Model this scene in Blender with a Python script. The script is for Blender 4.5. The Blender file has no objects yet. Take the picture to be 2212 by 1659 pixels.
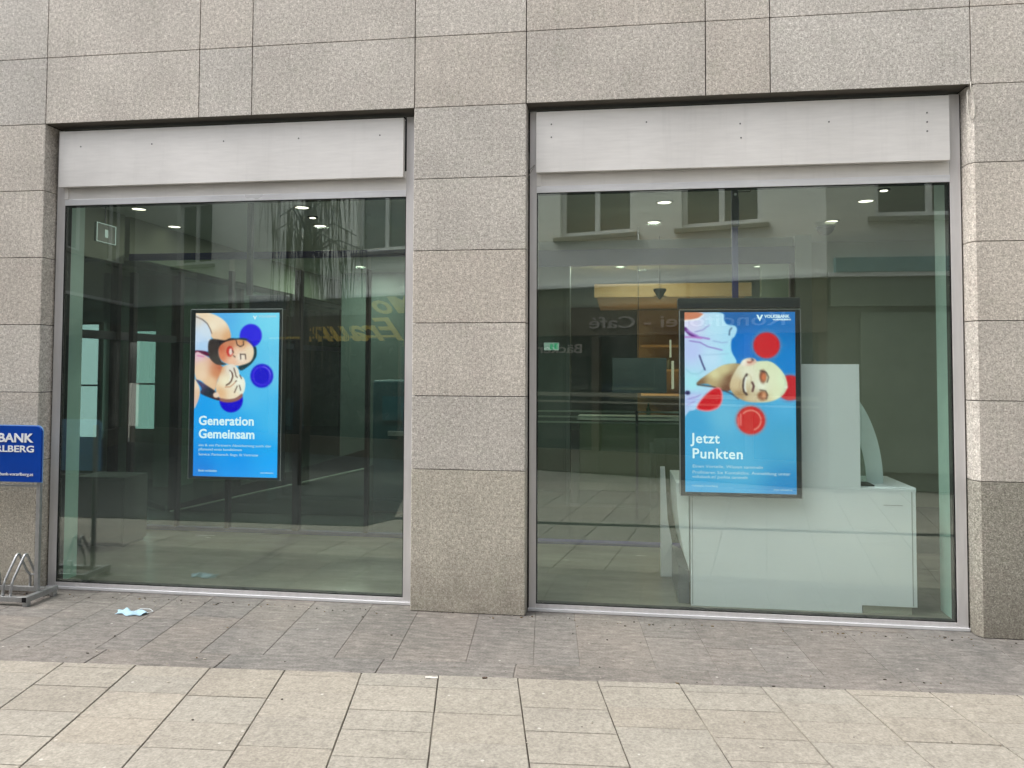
import bpy, bmesh, math, random
import numpy as np
from mathutils import Matrix, Vector
random.seed(7)
S = bpy.context.scene
C = S.collection
R_ = math.radians

# ------------------------------------------------------------------ camera
cd = bpy.data.cameras.new('Camera'); cam = bpy.data.objects.new('Camera', cd); C.objects.link(cam)
cd.sensor_width = 36; cd.lens = 27.02; cd.shift_y = -100/2212; cd.clip_start = .05; cd.clip_end = 400
yaw, pitch, roll = R_(7.7803), R_(2.1276), R_(-.2072)
M = Matrix.Rotation(yaw, 3, 'Z') @ Matrix.Rotation(pitch, 3, 'X') @ Matrix.Rotation(roll, 3, 'Y')
rx, fw, up = M.col[0], M.col[1], M.col[2]
mm = Matrix.Identity(4)
for i in range(3):
    mm[i][0] = rx[i]; mm[i][1] = up[i]; mm[i][2] = -fw[i]
mm.translation = Vector((0, -5.151, 1.665))
cam.matrix_world = mm
S.camera = cam

# ------------------------------------------------------------------ world, sun, exposure
SUN_EL, SUN_AZ = 58, 261      # azimuth measured clockwise from +y (south-south-west, behind the camera)
w = bpy.data.worlds.new('World'); S.world = w; w.use_nodes = True
nt = w.node_tree; bg = nt.nodes['Background']
sky = nt.nodes.new('ShaderNodeTexSky'); sky.sky_type = 'NISHITA'; sky.sun_disc = False
sky.sun_elevation = R_(SUN_EL); sky.sun_rotation = R_(SUN_AZ); sky.dust_density = 6; sky.air_density = 1.0; sky.ozone_density = .6
hs = nt.nodes.new('ShaderNodeHueSaturation'); hs.inputs['Saturation'].default_value = .25
nt.links.new(sky.outputs[0], hs.inputs['Color']); nt.links.new(hs.outputs[0], bg.inputs[0]); bg.inputs[1].default_value = .15
sl = bpy.data.lights.new('Sun', 'SUN'); sl.energy = .85; sl.angle = R_(45); sl.color = (1, .965, .91)
so = bpy.data.objects.new('Sun', sl); C.objects.link(so)
az = R_(SUN_AZ); el = R_(SUN_EL)
d = Vector((math.sin(az)*math.cos(el), math.cos(az)*math.cos(el), math.sin(el)))
so.rotation_euler = d.to_track_quat('Z', 'Y').to_euler()
S.view_settings.view_transform = 'Standard'; S.view_settings.look = 'None'
S.view_settings.exposure = EXPO = 1.3
S.view_settings.gamma = 1
S.cycles.max_bounces = 10; S.cycles.transparent_max_bounces = 16; S.cycles.glossy_bounces = 4

# ------------------------------------------------------------------ helpers
def empty(name, label, cat, loc=(0, 0, 0), rz=0, group=None):
    o = bpy.data.objects.new(name, None); C.objects.link(o); o.location = loc; o.rotation_euler = (0, 0, rz)
    o.empty_display_size = .1
    return tag(o, label, cat, group)
def tag(o, label=None, cat=None, group=None, kind=None):
    if label: o['label'] = label
    if cat: o['category'] = cat
    if group: o['group'] = group
    if kind: o['kind'] = kind
    return o
def obj(name, bm, mat, parent=None, smooth=False, bevel=0, label=None):
    me = bpy.data.meshes.new(name); bm.normal_update(); bm.to_mesh(me); bm.free()
    for m in (mat if isinstance(mat, (list, tuple)) else [mat]): me.materials.append(m)
    o = bpy.data.objects.new(name, me); C.objects.link(o)
    if smooth:
        for p in me.polygons: p.use_smooth = True
    if bevel:
        b = o.modifiers.new('Bevel', 'BEVEL'); b.width = bevel; b.segments = 2; b.limit_method = 'ANGLE'; b.angle_limit = R_(40)
    if parent: o.parent = parent
    if label: o['label'] = label
    return o
def box(bm, x0, x1, y0, y1, z0, z1, mi=0):
    vs = [bm.verts.new(p) for p in ((x0,y0,z0),(x1,y0,z0),(x1,y1,z0),(x0,y1,z0),(x0,y0,z1),(x1,y0,z1),(x1,y1,z1),(x0,y1,z1))]
    fs = []
    for a in ((0,3,2,1),(4,5,6,7),(0,1,5,4),(1,2,6,5),(2,3,7,6),(3,0,4,7)):
        f = bm.faces.new([vs[i] for i in a]); f.material_index = mi; fs.append(f)
    return fs
def B(*boxes):
    bm = bmesh.new()
    for b in boxes: box(bm, *b)
    return bm
def prism(bm, pts, a0, a1, axis='y'):
    """extrude a 2-D outline along one axis; pts are (x,z) for y, (y,z) for x, (x,y) for z"""
    def P(p, a):
        return {'y': (p[0], a, p[1]), 'x': (a, p[0], p[1]), 'z': (p[0], p[1], a)}[axis]
    v0 = [bm.verts.new(P(p, a0)) for p in pts]; v1 = [bm.verts.new(P(p, a1)) for p in pts]
    n = len(pts); fs = [bm.faces.new(v0), bm.faces.new(v1[::-1])]
    for i in range(n): fs.append(bm.faces.new((v0[i], v1[i], v1[(i+1) % n], v0[(i+1) % n])))
    bmesh.ops.recalc_face_normals(bm, faces=fs)
    return fs
def tube(bm, pts, r, n=10, closed_ends=True):
    pts = [Vector(p) for p in pts]; rings = []
    for i, p in enumerate(pts):
        t = (pts[min(i+1, len(pts)-1)] - pts[max(i-1, 0)]).normalized()
        ref = Vector((0, 0, 1)) if abs(t.z) < .9 else Vector((1, 0, 0))
        u = t.cross(ref).normalized(); v = t.cross(u)
        rings.append([bm.verts.new(p + u*math.cos(2*math.pi*k/n)*r + v*math.sin(2*math.pi*k/n)*r) for k in range(n)])
    for a, b in zip(rings, rings[1:]):
        for k in range(n): bm.faces.new((a[k], a[(k+1) % n], b[(k+1) % n], b[k]))
    if closed_ends: bm.faces.new(rings[0][::-1]); bm.faces.new(rings[-1])
def rounded(pts, r, k=5):
    """round the corners of a 3-D polyline"""
    pts = [Vector(p) for p in pts]; out = [pts[0]]
    for a, b, c in zip(pts, pts[1:], pts[2:]):
        d1 = (a-b); d2 = (c-b); q = min(r, d1.length/2, d2.length/2)
        p0 = b+d1.normalized()*q; p1 = b+d2.normalized()*q
        for i in range(k+1):
            t = i/k; out.append(p0*(1-t)**2 + b*2*t*(1-t) + p1*t*t)
    out.append(pts[-1]); return out
def lathe(bm, prof, cx, cy, n=24):
    rings = []
    for r, z in prof: rings.append([bm.verts.new((cx+r*math.cos(2*math.pi*k/n), cy+r*math.sin(2*math.pi*k/n), z)) for k in range(n)])
    for a, b in zip(rings, rings[1:]):
        for k in range(n): bm.faces.new((a[k], a[(k+1) % n], b[(k+1) % n], b[k]))
    bm.faces.new(rings[0][::-1]); bm.faces.new(rings[-1])
def text(name, s, size, mat, parent, loc, rot=(math.pi/2, 0, 0), align='LEFT', ext=.0012, bold=0, sx=1, spacing=1):
    cu = bpy.data.curves.new(name, 'FONT'); cu.body = s; cu.size = size; cu.extrude = ext; cu.align_x = align; cu.offset = bold
    cu.space_character = spacing; cu.resolution_u = 3
    t = bpy.data.objects.new(name, cu); C.objects.link(t)
    dg = bpy.context.evaluated_depsgraph_get(); me = bpy.data.meshes.new_from_object(t.evaluated_get(dg))
    bpy.data.objects.remove(t)
    o = bpy.data.objects.new(name, me); C.objects.link(o); me.materials.clear(); me.materials.append(mat)
    for p in me.polygons: p.material_index = 0
    o.location = loc; o.rotation_euler = rot; o.scale = (sx, 1, 1)
    if parent: o.parent = parent
    return o

# ------------------------------------------------------------------ materials
class Mat:
    def __init__(s, name):
        s.m = bpy.data.materials.new(name); s.m.use_nodes = True; s.t = s.m.node_tree; s.p = s.t.nodes['Principled BSDF']
    def n(s, typ, **k):
        nd = s.t.nodes.new('ShaderNode'+typ)
        for a, v in k.items(): setattr(nd, a, v)
        return nd
    def l(s, a, b): s.t.links.new(a, b)
    def coords(s):
        if not hasattr(s, 'c'):
            g = s.n('NewGeometry'); s.c = g.outputs['Position']
        return s.c
    def noise(s, scale, detail=3, rough=.6, vec=None, stretch=None):
        v = vec or s.coords()
        if stretch:
            mp = s.n('Mapping'); mp.inputs['Scale'].default_value = stretch; s.l(v, mp.inputs['Vector']); v = mp.outputs[0]
        nd = s.n('TexNoise'); nd.inputs['Scale'].default_value = scale; nd.inputs['Detail'].default_value = detail; nd.inputs['Roughness'].default_value = rough
        s.l(v, nd.inputs['Vector']); return nd.outputs['Fac']
    def rng(s, f, a, b, c, d_):
        nd = s.n('MapRange'); s.l(f, nd.inputs[0])
        for i, v in zip((1, 2, 3, 4), (a, b, c, d_)): nd.inputs[i].default_value = v
        return nd.outputs[0]
    def mix(s, f, a, b, mode='MIX'):
        nd = s.n('Mix', data_type='RGBA', blend_type=mode)
        for sock, v in ((nd.inputs['Factor'], f), (nd.inputs['A'], a), (nd.inputs['B'], b)):
            if hasattr(v, 'is_output'): s.l(v, sock)
            elif isinstance(v, (int, float)): sock.default_value = v
            else: sock.default_value = (*v, 1)
        return nd.outputs['Result']
    def mul(s, col, f):
        nd = s.n('Mix', data_type='RGBA', blend_type='MULTIPLY'); nd.inputs['Factor'].default_value = 1
        if hasattr(col, 'is_output'): s.l(col, nd.inputs['A'])
        else: nd.inputs['A'].default_value = (*col, 1)
        s.l(f, nd.inputs['B']); return nd.outputs['Result']
    def col(s, c):
        if hasattr(c, 'is_output'): s.l(c, s.p.inputs['Base Color'])
        else: s.p.inputs['Base Color'].default_value = (*c, 1)
        return s
    def rough(s, r, metal=0, spec=.5):
        if hasattr(r, 'is_output'): s.l(r, s.p.inputs['Roughness'])
        else: s.p.inputs['Roughness'].default_value = r
        s.p.inputs['Metallic'].default_value = metal; s.p.inputs['Specular IOR Level'].default_value = spec; return s
    def bump(s, f, strength, dist=.002):
        nd = s.n('Bump'); nd.inputs['Strength'].default_value = strength; nd.inputs['Distance'].default_value = dist
        s.l(f, nd.inputs['Height']); s.l(nd.outputs[0], s.p.inputs['Normal']); return s

def attr_tint(m, c, name='tint'):
    a = m.n('Attribute', attribute_name=name); return m.mul(c, a.outputs['Color'])

def granite(name, base, light, dark, contrast=1.0, dirt=False):
    m = Mat(name)
    f1 = m.noise(100, 2, .8); f2 = m.noise(42, 3, .7); f3 = m.noise(2.2, 4, .6); f4 = m.noise(230, 1, .5)
    c = m.mix(m.rng(f1, .58-.08/contrast, .60+.10, 0, 1), base, light)
    c = m.mix(m.rng(f1, .46, .30, 0, .95*contrast), c, dark)
    c = m.mix(m.rng(f2, .36, .60, .50, 0), c, dark)
    c = m.mix(m.rng(f2, .58, .74, 0, .30), c, light)
    c = m.mix(m.rng(f4, .60, .75, 0, .55), c, light)
    c = m.mul(c, m.rng(f3, .3, .7, .88, 1.07))
    st = m.noise(5, 4, .65, stretch=(2.2, 2.2, .16)); c = m.mul(c, m.rng(st, .25, .48, .90, 1))
    if dirt:   # grime splashed up from the pavement, ragged upper edge
        sp = m.n('SeparateXYZ'); m.l(m.coords(), sp.inputs[0])
        ad = m.n('Math', operation='ADD'); m.l(sp.outputs[2], ad.inputs[0]); m.l(m.rng(m.noise(9, 4, .7), .3, .7, -.14, .14), ad.inputs[1])
        c = m.mix(m.rng(ad.outputs[0], -.02, .50, .40, 0), c, (.13, .11, .085))
    f5 = m.noise(7, 3, .6); c = m.mix(m.rng(f5, .55, .72, 0, .10), c, (.36, .40, .28)); c = m.mix(m.rng(f5, .44, .30, 0, .12), c, (.42, .33, .32))
    c = attr_tint(m, c)
    m.col(c).rough(.88, 0, .25).bump(f1, .8, .004)
    return m.m
STONE = granite('granite_cladding', (.585, .545, .495), (.88, .84, .78), (.23, .208, .18), 1.0, True)
STONE_DARK = granite('granite_weathered', (.32, .31, .27), (.62, .60, .53), (.11, .105, .088), 1.1, True)

def plain(name, c, r=.5, metal=0, spec=.5, var=.06, scale=6, bump=0):
    m = Mat(name); f = m.noise(scale, 4, .6)
    m.col(m.mul(c, m.rng(f, .3, .7, 1-var, 1+var))).rough(r, metal, spec)
    if bump: m.bump(m.noise(scale*12, 3), bump)
    return m.m
def brushed(name, c, r, stretch, metal=.6, var=.1):
    m = Mat(name); f = m.noise(6, 4, .6, stretch=stretch); g = m.noise(1.4, 3, .5)
    cc = m.mul(c, m.rng(f, .3, .7, 1-var, 1+var)); cc = m.mul(cc, m.rng(g, .3, .7, .94, 1.05)); dr = m.noise(7, 4, .6, stretch=(2.5, 2.5, .15)); cc = m.mul(cc, m.rng(dr, .28, .46, .955, 1))
    m.col(cc).rough(m.rng(g, .3, .7, r-.08, r+.1), metal); return m.m
ALU = brushed('anodised_aluminium', (.62, .61, .62), .42, (6, 6, .6), .25, .06)
ALU_PANEL = brushed('brushed_aluminium_sheet', (.77, .755, .74), .45, (1.0, 3, 9), .20, .04)
ALU_RAIL = brushed('aluminium_rail', (.74, .75, .78), .35, (.8, 6, 9), .25, .05)
STEEL = brushed('galvanised_steel', (.42, .43, .44), .38, (5, 5, 5), .75, .12)
BLACK = plain('black_gasket', (.008, .008, .009), .7, spec=.2)
DARKM = plain('dark_metal', (.018, .021, .026), .35, .2)
BEZEL = plain('screen_housing_blue_black', (.006, .018, .028), .28, 0, .6)
PURPLE = plain('midnight_blue_steel', (.032, .032, .125), .6, 0, .3)
WHITEP = plain('white_reveal_paint', (.42, .60, .52), .5)
COUNTER = plain('white_laminate', (.90, .93, .96), .28, 0, .5, .03, 1.5)
COUNTER_EDGE = plain('laminate_edge_grey', (.42, .46, .46), .35)
CFLOOR = Mat('polished_stone_floor')
_f = CFLOOR.noise(1.8, 5, .6, stretch=(.6, 2.5, 1)); CFLOOR.col(CFLOOR.mix(CFLOOR.rng(_f, .3, .7, 0, 1), (.17, .165, .125), (.25, .24, .19))).rough(CFLOOR.rng(_f, .3, .7, .12, .28), 0, .5); CFLOOR = CFLOOR.m
CEIL = plain('ceiling_plaster', (.44, .48, .43), .8, 0, .2, .05, 2)
IWALL = plain('interior_wall_olive', (.20, .23, .17), .7, 0, .3, .08, 2)
IWALL_L = plain('interior_wall_light', (.34, .38, .32), .7, 0, .3, .08, 2)
IDARK = plain('interior_dark', (.05, .068, .06), .5, 0, .4, .15, 3)
TIMBER = Mat('warm_timber_ceiling'); _f = TIMBER.noise(5, 4, .6, stretch=(.4, 6, 6)); TIMBER.col(TIMBER.mix(TIMBER.rng(_f, .3, .7, 0, 1), (.42, .22, .08), (.56, .33, .14))).rough(.45); TIMBER = TIMBER.m

def glass(name, refl, tint, edge=.55):
    m = bpy.data.materials.new(name); m.use_nodes = True; t = m.node_tree; t.nodes.clear()
    o = t.nodes.new('ShaderNodeOutputMaterial'); mx = t.nodes.new('ShaderNodeMixShader')
    tr = t.nodes.new('ShaderNodeBsdfTransparent'); tr.inputs[0].default_value = (*tint, 1)
    gl = t.nodes.new('ShaderNodeBsdfGlossy'); gl.inputs['Roughness'].default_value = 0; gl.inputs[0].default_value = (.92, 1, .965, 1)
    lw = t.nodes.new('ShaderNodeLayerWeight'); lw.inputs['Blend'].default_value = .5
    pw = t.nodes.new('ShaderNodeMath'); pw.operation = 'POWER'; pw.inputs[1].default_value = 4
    ma = t.nodes.new('ShaderNodeMath'); ma.operation = 'MULTIPLY_ADD'; ma.inputs[1].default_value = edge; ma.inputs[2].default_value = refl
    t.links.new(lw.outputs['Facing'], pw.inputs[0]); t.links.new(pw.outputs[0], ma.inputs[0]); t.links.new(ma.outputs[0], mx.inputs[0])
    t.links.new(tr.outputs[0], mx.inputs[1]); t.links.new(gl.outputs[0], mx.inputs[2])
    if name == 'window_glass':
        df = t.nodes.new('ShaderNodeBsdfDiffuse'); df.inputs[0].default_value = (.62, .68, .64, 1)
        tc_ = t.nodes.new('ShaderNodeNewGeometry'); ns = t.nodes.new('ShaderNodeTexNoise'); ns.inputs['Scale'].default_value = 1.6; ns.inputs['Detail'].default_value = 5
        mr = t.nodes.new('ShaderNodeMapRange'); mr.inputs[1].default_value = .3; mr.inputs[2].default_value = .7; mr.inputs[3].default_value = .004; mr.inputs[4].default_value = .018
        m2 = t.nodes.new('ShaderNodeMixShader'); t.links.new(tc_.outputs['Position'], ns.inputs['Vector']); t.links.new(ns.outputs['Fac'], mr.inputs[0]); t.links.new(mr.outputs[0], m2.inputs[0])
        t.links.new(mx.outputs[0], m2.inputs[1]); t.links.new(df.outputs[0], m2.inputs[2]); t.links.new(m2.outputs[0], o.inputs[0])
    else: t.links.new(mx.outputs[0], o.inputs[0])
    return m
GLASS = glass('window_glass', .122, (.945, .99, .975))
GLASS_IN = glass('partition_glass', .04, (.80, .88, .84))
GLASS_DK = glass('smoked_side_glass', .13, (.60, .70, .66), .4)
GLASS_CURVE = glass('curved_counter_glass', .10, (.82, .92, .90))
OPGLASS = plain('opposite_window_glass', (.02, .035, .03), .06, 0, .9)

def emit(name, c, s):
    m = bpy.data.materials.new(name); m.use_nodes = True; t = m.node_tree; t.nodes.clear()
    o = t.nodes.new('ShaderNodeOutputMaterial'); e = t.nodes.new('ShaderNodeEmission'); e.inputs[0].default_value = (*c, 1); e.inputs[1].default_value = s
    t.links.new(e.outputs[0], o.inputs[0]); return m
LAMP = emit('lamp_diffuser', (1, .93, .74), 1.5)
EXITM = emit('exit_sign_face', (.80, 1, .86), .20)
EXITD = emit('exit_sign_figure', (.05, .35, .18), .5)
REDM = emit('red_signal_lamp', (1, .30, .22), .9)
WARM = emit('warm_shelf_lamp', (1, .85, .62), .28)
SCRK = 1.28/2**EXPO
TXT = emit('screen_lettering', (.78, .97, 1), SCRK*.95)
TXT2 = emit('screen_small_lettering', (.62, .88, 1), SCRK*.75)

# ------------------------------------------------------------------ the street (structure)
def tint_layer(bm): return bm.loops.layers.float_color.new('tint')
def set_tint(faces, lay, c):
    for f in faces:
        for lp in f.loops: lp[lay] = (*c, 1)

def paving_mat(name, a, b, dark, streak):
    m = Mat(name)
    f0 = m.noise(1.1, 4, .6); f1 = m.noise(70, 3, .7); f2 = m.noise(streak[2], 4, .65, stretch=streak[:2]+(1,)); f3 = m.noise(26, 3, .6)
    c = m.mix(m.rng(f0, .35, .65, 0, 1), a, b)
    c = m.mix(m.rng(f2, .50, .70, 0, .6), c, dark); c = m.mul(c, m.rng(f2, .30, .48, streak[3], 1))
    c = m.mul(c, m.rng(f1, .3, .7, .74, 1.22)); c = m.mul(c, m.rng(f3, .3, .7, .86, 1.12))
    v = m.n('TexVoronoi'); v.inputs['Scale'].default_value = 5.5; v.inputs['Randomness'].default_value = 1; m.l(m.coords(), v.inputs['Vector'])
    c = m.mix(m.rng(v.outputs['Distance'], .035, .05, .45, 0), c, (.60, .58, .54))      # gum and droppings
    c = attr_tint(m, c); m.col(c).rough(.8, 0, .3).bump(f1, .5, .003); return m.m
PAVE_D = paving_mat('weathered_porphyry_slabs', (.138, .130, .120), (.190, .172, .156), (.285, .264, .240), (.8, 2.6, 11, .74))
PAVE_L = paving_mat('bright_granite_slabs', (.256, .236, .202), (.300, .277, .236), (.205, .189, .162), (1.2, 1, 6, .88))
JOINT = plain('joint_sand', (.085, .072, .058), .95, 0, .1, .35, 14)
JOINT_L = Mat('joint_mortar'); _f = JOINT_L.noise(1.7, 3, .6); JOINT_L.col(JOINT_L.mix(JOINT_L.rng(_f, .42, .58, 0, 1), (.05, .043, .035), (.22, .20, .17))).rough(.95, 0, .1); JOINT_L = JOINT_L.m

obj('street', B((-60, 60, -60, -.02, -.4, -.012)), plain('far_paving', (.21, .195, .17), .9, 0, .2, .12, 3)).__setitem__('kind', 'structure')
obj('joint_bed', B((-12, 10.3, -5.55, -.88, -.0115, -.0055)), JOINT_L)['kind'] = 'structure'

def slab(bm, lay, q, z0, z1, tint, inset=.003):
    """q: four plan corners; a low slab with slightly chamfered top edge"""
    c = sum((Vector(p) for p in q), Vector((0, 0)))/4
    def sh(p, k): 
        v = Vector(p)-c; L = v.length; return c + v*(1-k/L*1.41)
    lo = [bm.verts.new((*sh(p, inset), z0)) for p in q]; mid = [bm.verts.new((*sh(p, inset), z1-.002)) for p in q]; hi = [bm.verts.new((*sh(p, inset+.002), z1)) for p in q]
    fs = [bm.faces.new(hi)]
    for a, b in ((lo, mid), (mid, hi)):
        for i in range(4): fs.append(bm.faces.new((a[i], a[(i+1) % 4], b[(i+1) % 4], b[i])))
    bmesh.ops.recalc_face_normals(bm, faces=fs); set_tint(fs, lay, tint)
def bord(x): return -.985 + .060*x            # line where the dark band ends
def inner(x): return -.795 + .052*x           # line where the border course starts
SK = -.185                                    # the joints run slightly skew
def tv(a, n=.05, h=.02):
    k = 1+random.uniform(-a, a); g = random.uniform(-h, h); return (k*(1+g), k, k*(1-g))
obj('mortar_bed', B((-9.3, 8, -1.0, .199, -.012, -.0035)), plain('pale_mortar', (.19, .172, .155), .95, 0, .1, .3, 9))['kind'] = 'structure'
# dark band between facade and border course
bm = bmesh.new(); lay = tint_layer(bm)
x = -9.2
while x < 8:
    wd = random.choice((.26, .30, .34, .38, .42)); cuts = [0.19]
    if random.random() < .6: cuts.append(random.uniform(-.25, -.5))
    if random.random() < .2: cuts.append(cuts[-1]-.16)
    for i, y0 in enumerate(cuts):
        def pt(xx, y): return (xx + .09*(-y), y)
        yl = cuts[i+1] if i+1 < len(cuts) else None
        a0, a1 = pt(x, y0), pt(x+wd, y0)
        b0 = pt(x, yl if yl is not None else inner(x)); b1 = pt(x+wd, yl if yl is not None else inner(x+wd))
        slab(bm, lay, [b0, b1, a1, a0], -.02, .0, tv(.055, h=.02), .0022)
    x += wd
obj('pavement', bm, PAVE_D)['kind'] = 'structure'
bm = bmesh.new(); lay = tint_layer(bm); x = -9.3
while x < 8:
    wd = random.choice((.62, .75, .9, 1.05))
    slab(bm, lay, [(x+.01, bord(x)), (x+wd+.01, bord(x+wd)), (x+wd, inner(x+wd)), (x, inner(x))], -.02, .001, tv(.05, h=.02), .0025); x += wd
obj('border_course', bm, PAVE_D)['kind'] = 'structure'
# bright slabs
bm = bmesh.new(); lay = tint_layer(bm)
for k in range(-26, 24):
    xa = -.105 + .4235*k; y = -random.uniform(.05, .24); first = True; prev = 0.0
    while True:
        ya, yb = prev, y
        def pt(xx, yy): return (xx + SK*yy, bord(xx) + yy)
        fuse = random.random() < .06
        if not fuse:
            slab(bm, lay, [pt(xa, yb), pt(xa+.4235, yb), pt(xa+.4235, ya), pt(xa, ya)], -.02, .0015 + random.uniform(-.001, .001), tv(.035, h=.015), .0016 + .0022*(k % 2)); prev = y
        y -= random.choice((.20, .24, .28))
        if y < -4.75: break
obj('walkway', bm, PAVE_L)['kind'] = 'structure'
# drain channel further out in the street (seen mirrored in the windows)
tag(obj('drain_channel', B((-9, 8, -2.85, -2.74, -.012, .006)), plain('dark_cast_iron', (.02, .02, .02), .6, .3), bevel=.002), kind='structure')

# ------------------------------------------------------------------ bank building
BK = empty('bank_building', 'granite clad bank facade with two large shop windows', 'building', (-.6, 0, 0))
BK_OFF = Vector((-.6, 0, 0))
def bparts(name, boxes, mat, parent=None, **k):
    return [bobj(name, B(b), mat, parent or BK, **k) for b in boxes]
def bobj(name, bm, mat, parent=None, **k):
    parent = parent or BK
    bmesh.ops.translate(bm, verts=bm.verts, vec=-BK_OFF)
    return obj(name, bm, mat, parent, **k)
bm = bmesh.new(); lay = tint_layer(bm)
G = .0035
ROW = [.5*k-.04 for k in range(0, 18)]
XS = [-9.2, -7.9, -6.7, -5.6, -5.01, -4.224, -3.004, -2.598, -1.395, -.612, .585, .998, 2.225, 3.02, 4.4, 5.6, 6.8, 8]
def cl(x0, x1, z0, z1, y0=0, y1=.03, tint=None, cham=None):
    fs = box(bm, x0+G, x1-G, y0, y1, z0+G*.75, z1-G*.75); set_tint(fs, lay, tint or tv(.055, h=.018))
for r in range(7, 17):
    for a, b in zip(XS, XS[1:]): cl(a, b, ROW[r], ROW[r+1])
def pillar(x0, x1, left_open, right_open, cham=0.0, dark=False):
    rows = [(0, 2)] + [(k, k+1) for k in range(2, 7)]
    for a, b in rows:
        z0, z1 = ROW[a]+G*.75, ROW[b]-G*.75
        if a == 0: z0 = .004
        mi = 1 if (dark and a == 0) else 0
        t = tv(.055, h=.018)
        if a == 0 and not dark: t = tuple(v*k for v, k in zip(t, (.97, .96, .90)))
        # plan outline with reveals (and chamfer)
        pl = []
        c = cham
        if left_open: pl += [(x0-.0, .30), (x0-.0, c*1.1 if c else .004), (x0+(c*.6 if c else .004), 0)]
        else: pl += [(x0+G, .03), (x0+G, 0)]
        if right_open: pl += [(x1-.004, 0), (x1, .004), (x1, .30)]
        else: pl += [(x1-G, 0), (x1-G, .03)]
        if left_open and right_open is False: pl += [(x0+.03, .30)] if False else []
        fs = prism(bm, pl, z0, z1, 'z')
        for f in fs: f.material_index = mi
        set_tint(fs, lay, t)
pillar(-5.01, -4.223, True, True)
pillar(-1.397, -.611, True, True)
pillar(2.212, 3.02, True, True, .042, True)
wall = bobj('wall', bm, [STONE, STONE_DARK], bevel=.0015, label='speckled granite cladding with open joints')
# dark cavity behind the joints
bm = B((-9.2, 8, .031, .30, 3.475, 8.4), (-4.99, -4.24, .02, .29, 0, 3.475), (-1.38, -.63, .02, .29, 0, 3.475), (2.25, 3.0, .06, .29, 0, 3.475),
       (-9.2, -5.8, .02, .3, 0, 3.475), (5.0, 8, .02, .3, 0, 3.475))
bobj('cavity_backing', bm, BLACK)
bm = bmesh.new(); lay = tint_layer(bm)
for x0, x1 in ((-9.2, -5.8),):
    for r in range(0, 7): 
        fs = box(bm, x0, x1, 0, .019, max(ROW[r]+G, .004), ROW[r+1]-G); set_tint(fs, lay, tv(.03))
bobj('outer_cladding', bm, STONE)
bm = bmesh.new(); lay = tint_layer(bm)
for r in range(0, 7):
    fs = box(bm, 5.0, 8, 0, .019, max(ROW[r]+G, .004), ROW[r+1]-G); set_tint(fs, lay, tv(.03))
bobj('outer_cladding', bm, STONE)
# lintel soffit
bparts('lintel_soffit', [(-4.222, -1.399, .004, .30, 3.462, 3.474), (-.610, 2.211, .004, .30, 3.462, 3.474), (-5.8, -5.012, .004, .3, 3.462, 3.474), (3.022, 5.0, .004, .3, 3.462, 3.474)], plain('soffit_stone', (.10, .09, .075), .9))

def shop_window(x0, x1, fw, seam, label, vis=True, right_gap=0):
    """x0,x1: outer frame; fw: stile width"""
    xi0, xi1 = x0+fw[0], x1-fw[1]
    f = B((x0, xi0, .12, .20, .0, 3.44), (xi1, x1, .12, .20, .0, 3.44), (xi0, xi1, .121, .20, 0, .050))
    fr = bobj('window', f, ALU, bevel=.002, label=label)
    sub = lambda n, b_, m, **k: bobj(n, b_, m, fr, **k)
    bm = bmesh.new()                                   # gaskets: dark line all round the pane
    g = .0055
    box(bm, xi0, xi0+g, .124, .19, .050, 2.868); box(bm, xi1-g, xi1, .124, .19, .050, 2.868)
    box(bm, xi0+g, xi1-g, .124, .19, .050, .050+g*.7); box(bm, xi0+g, xi1-g, .124, .19, 2.868-g*.7, 2.868)
    sub('gasket', bm, BLACK)
    sub('pane', B((xi0+g, xi1-g, .127, .135, .050+g*.7, 2.868-g*.7)), GLASS)
    sub('sill', B((x0-.006, x1+.006, .108, .1195, .002, .022)), ALU_RAIL, bevel=.002)
    sub('head_rail', B((xi0, xi1, .116, .20, 2.868, 2.914)), ALU_RAIL, bevel=.002)
    sub('head_strip', B((xi0+.03, xi1, .122, .2, 2.914, 3.05), (xi0, xi0+.03, .112, .2, 2.914, 3.05)), ALU_PANEL, bevel=.001)
    # the sheet-metal box over the window, with fixing screws
    px0, px1 = xi0-seam[0], xi1-seam[1]
    p = bobj('shutter_box', B((px0, px1, .070, .0725, 2.999, 3.420), (px0, px1, .073, .10, 2.999, 3.003), (px0, px1, .073, .13, 3.416, 3.420), (px0, px0+.003, .073, .115, 3.003, 3.416), (px1-.003, px1, .073, .115, 3.003, 3.416)), ALU_PANEL, fr, bevel=.001)
    bobj('box_filler', B((px0+.004, px1-.004, .115, .18, 3.051, 3.44)), BLACK, fr)
    return fr, px0, px1
GAPM = BLACK
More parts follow.
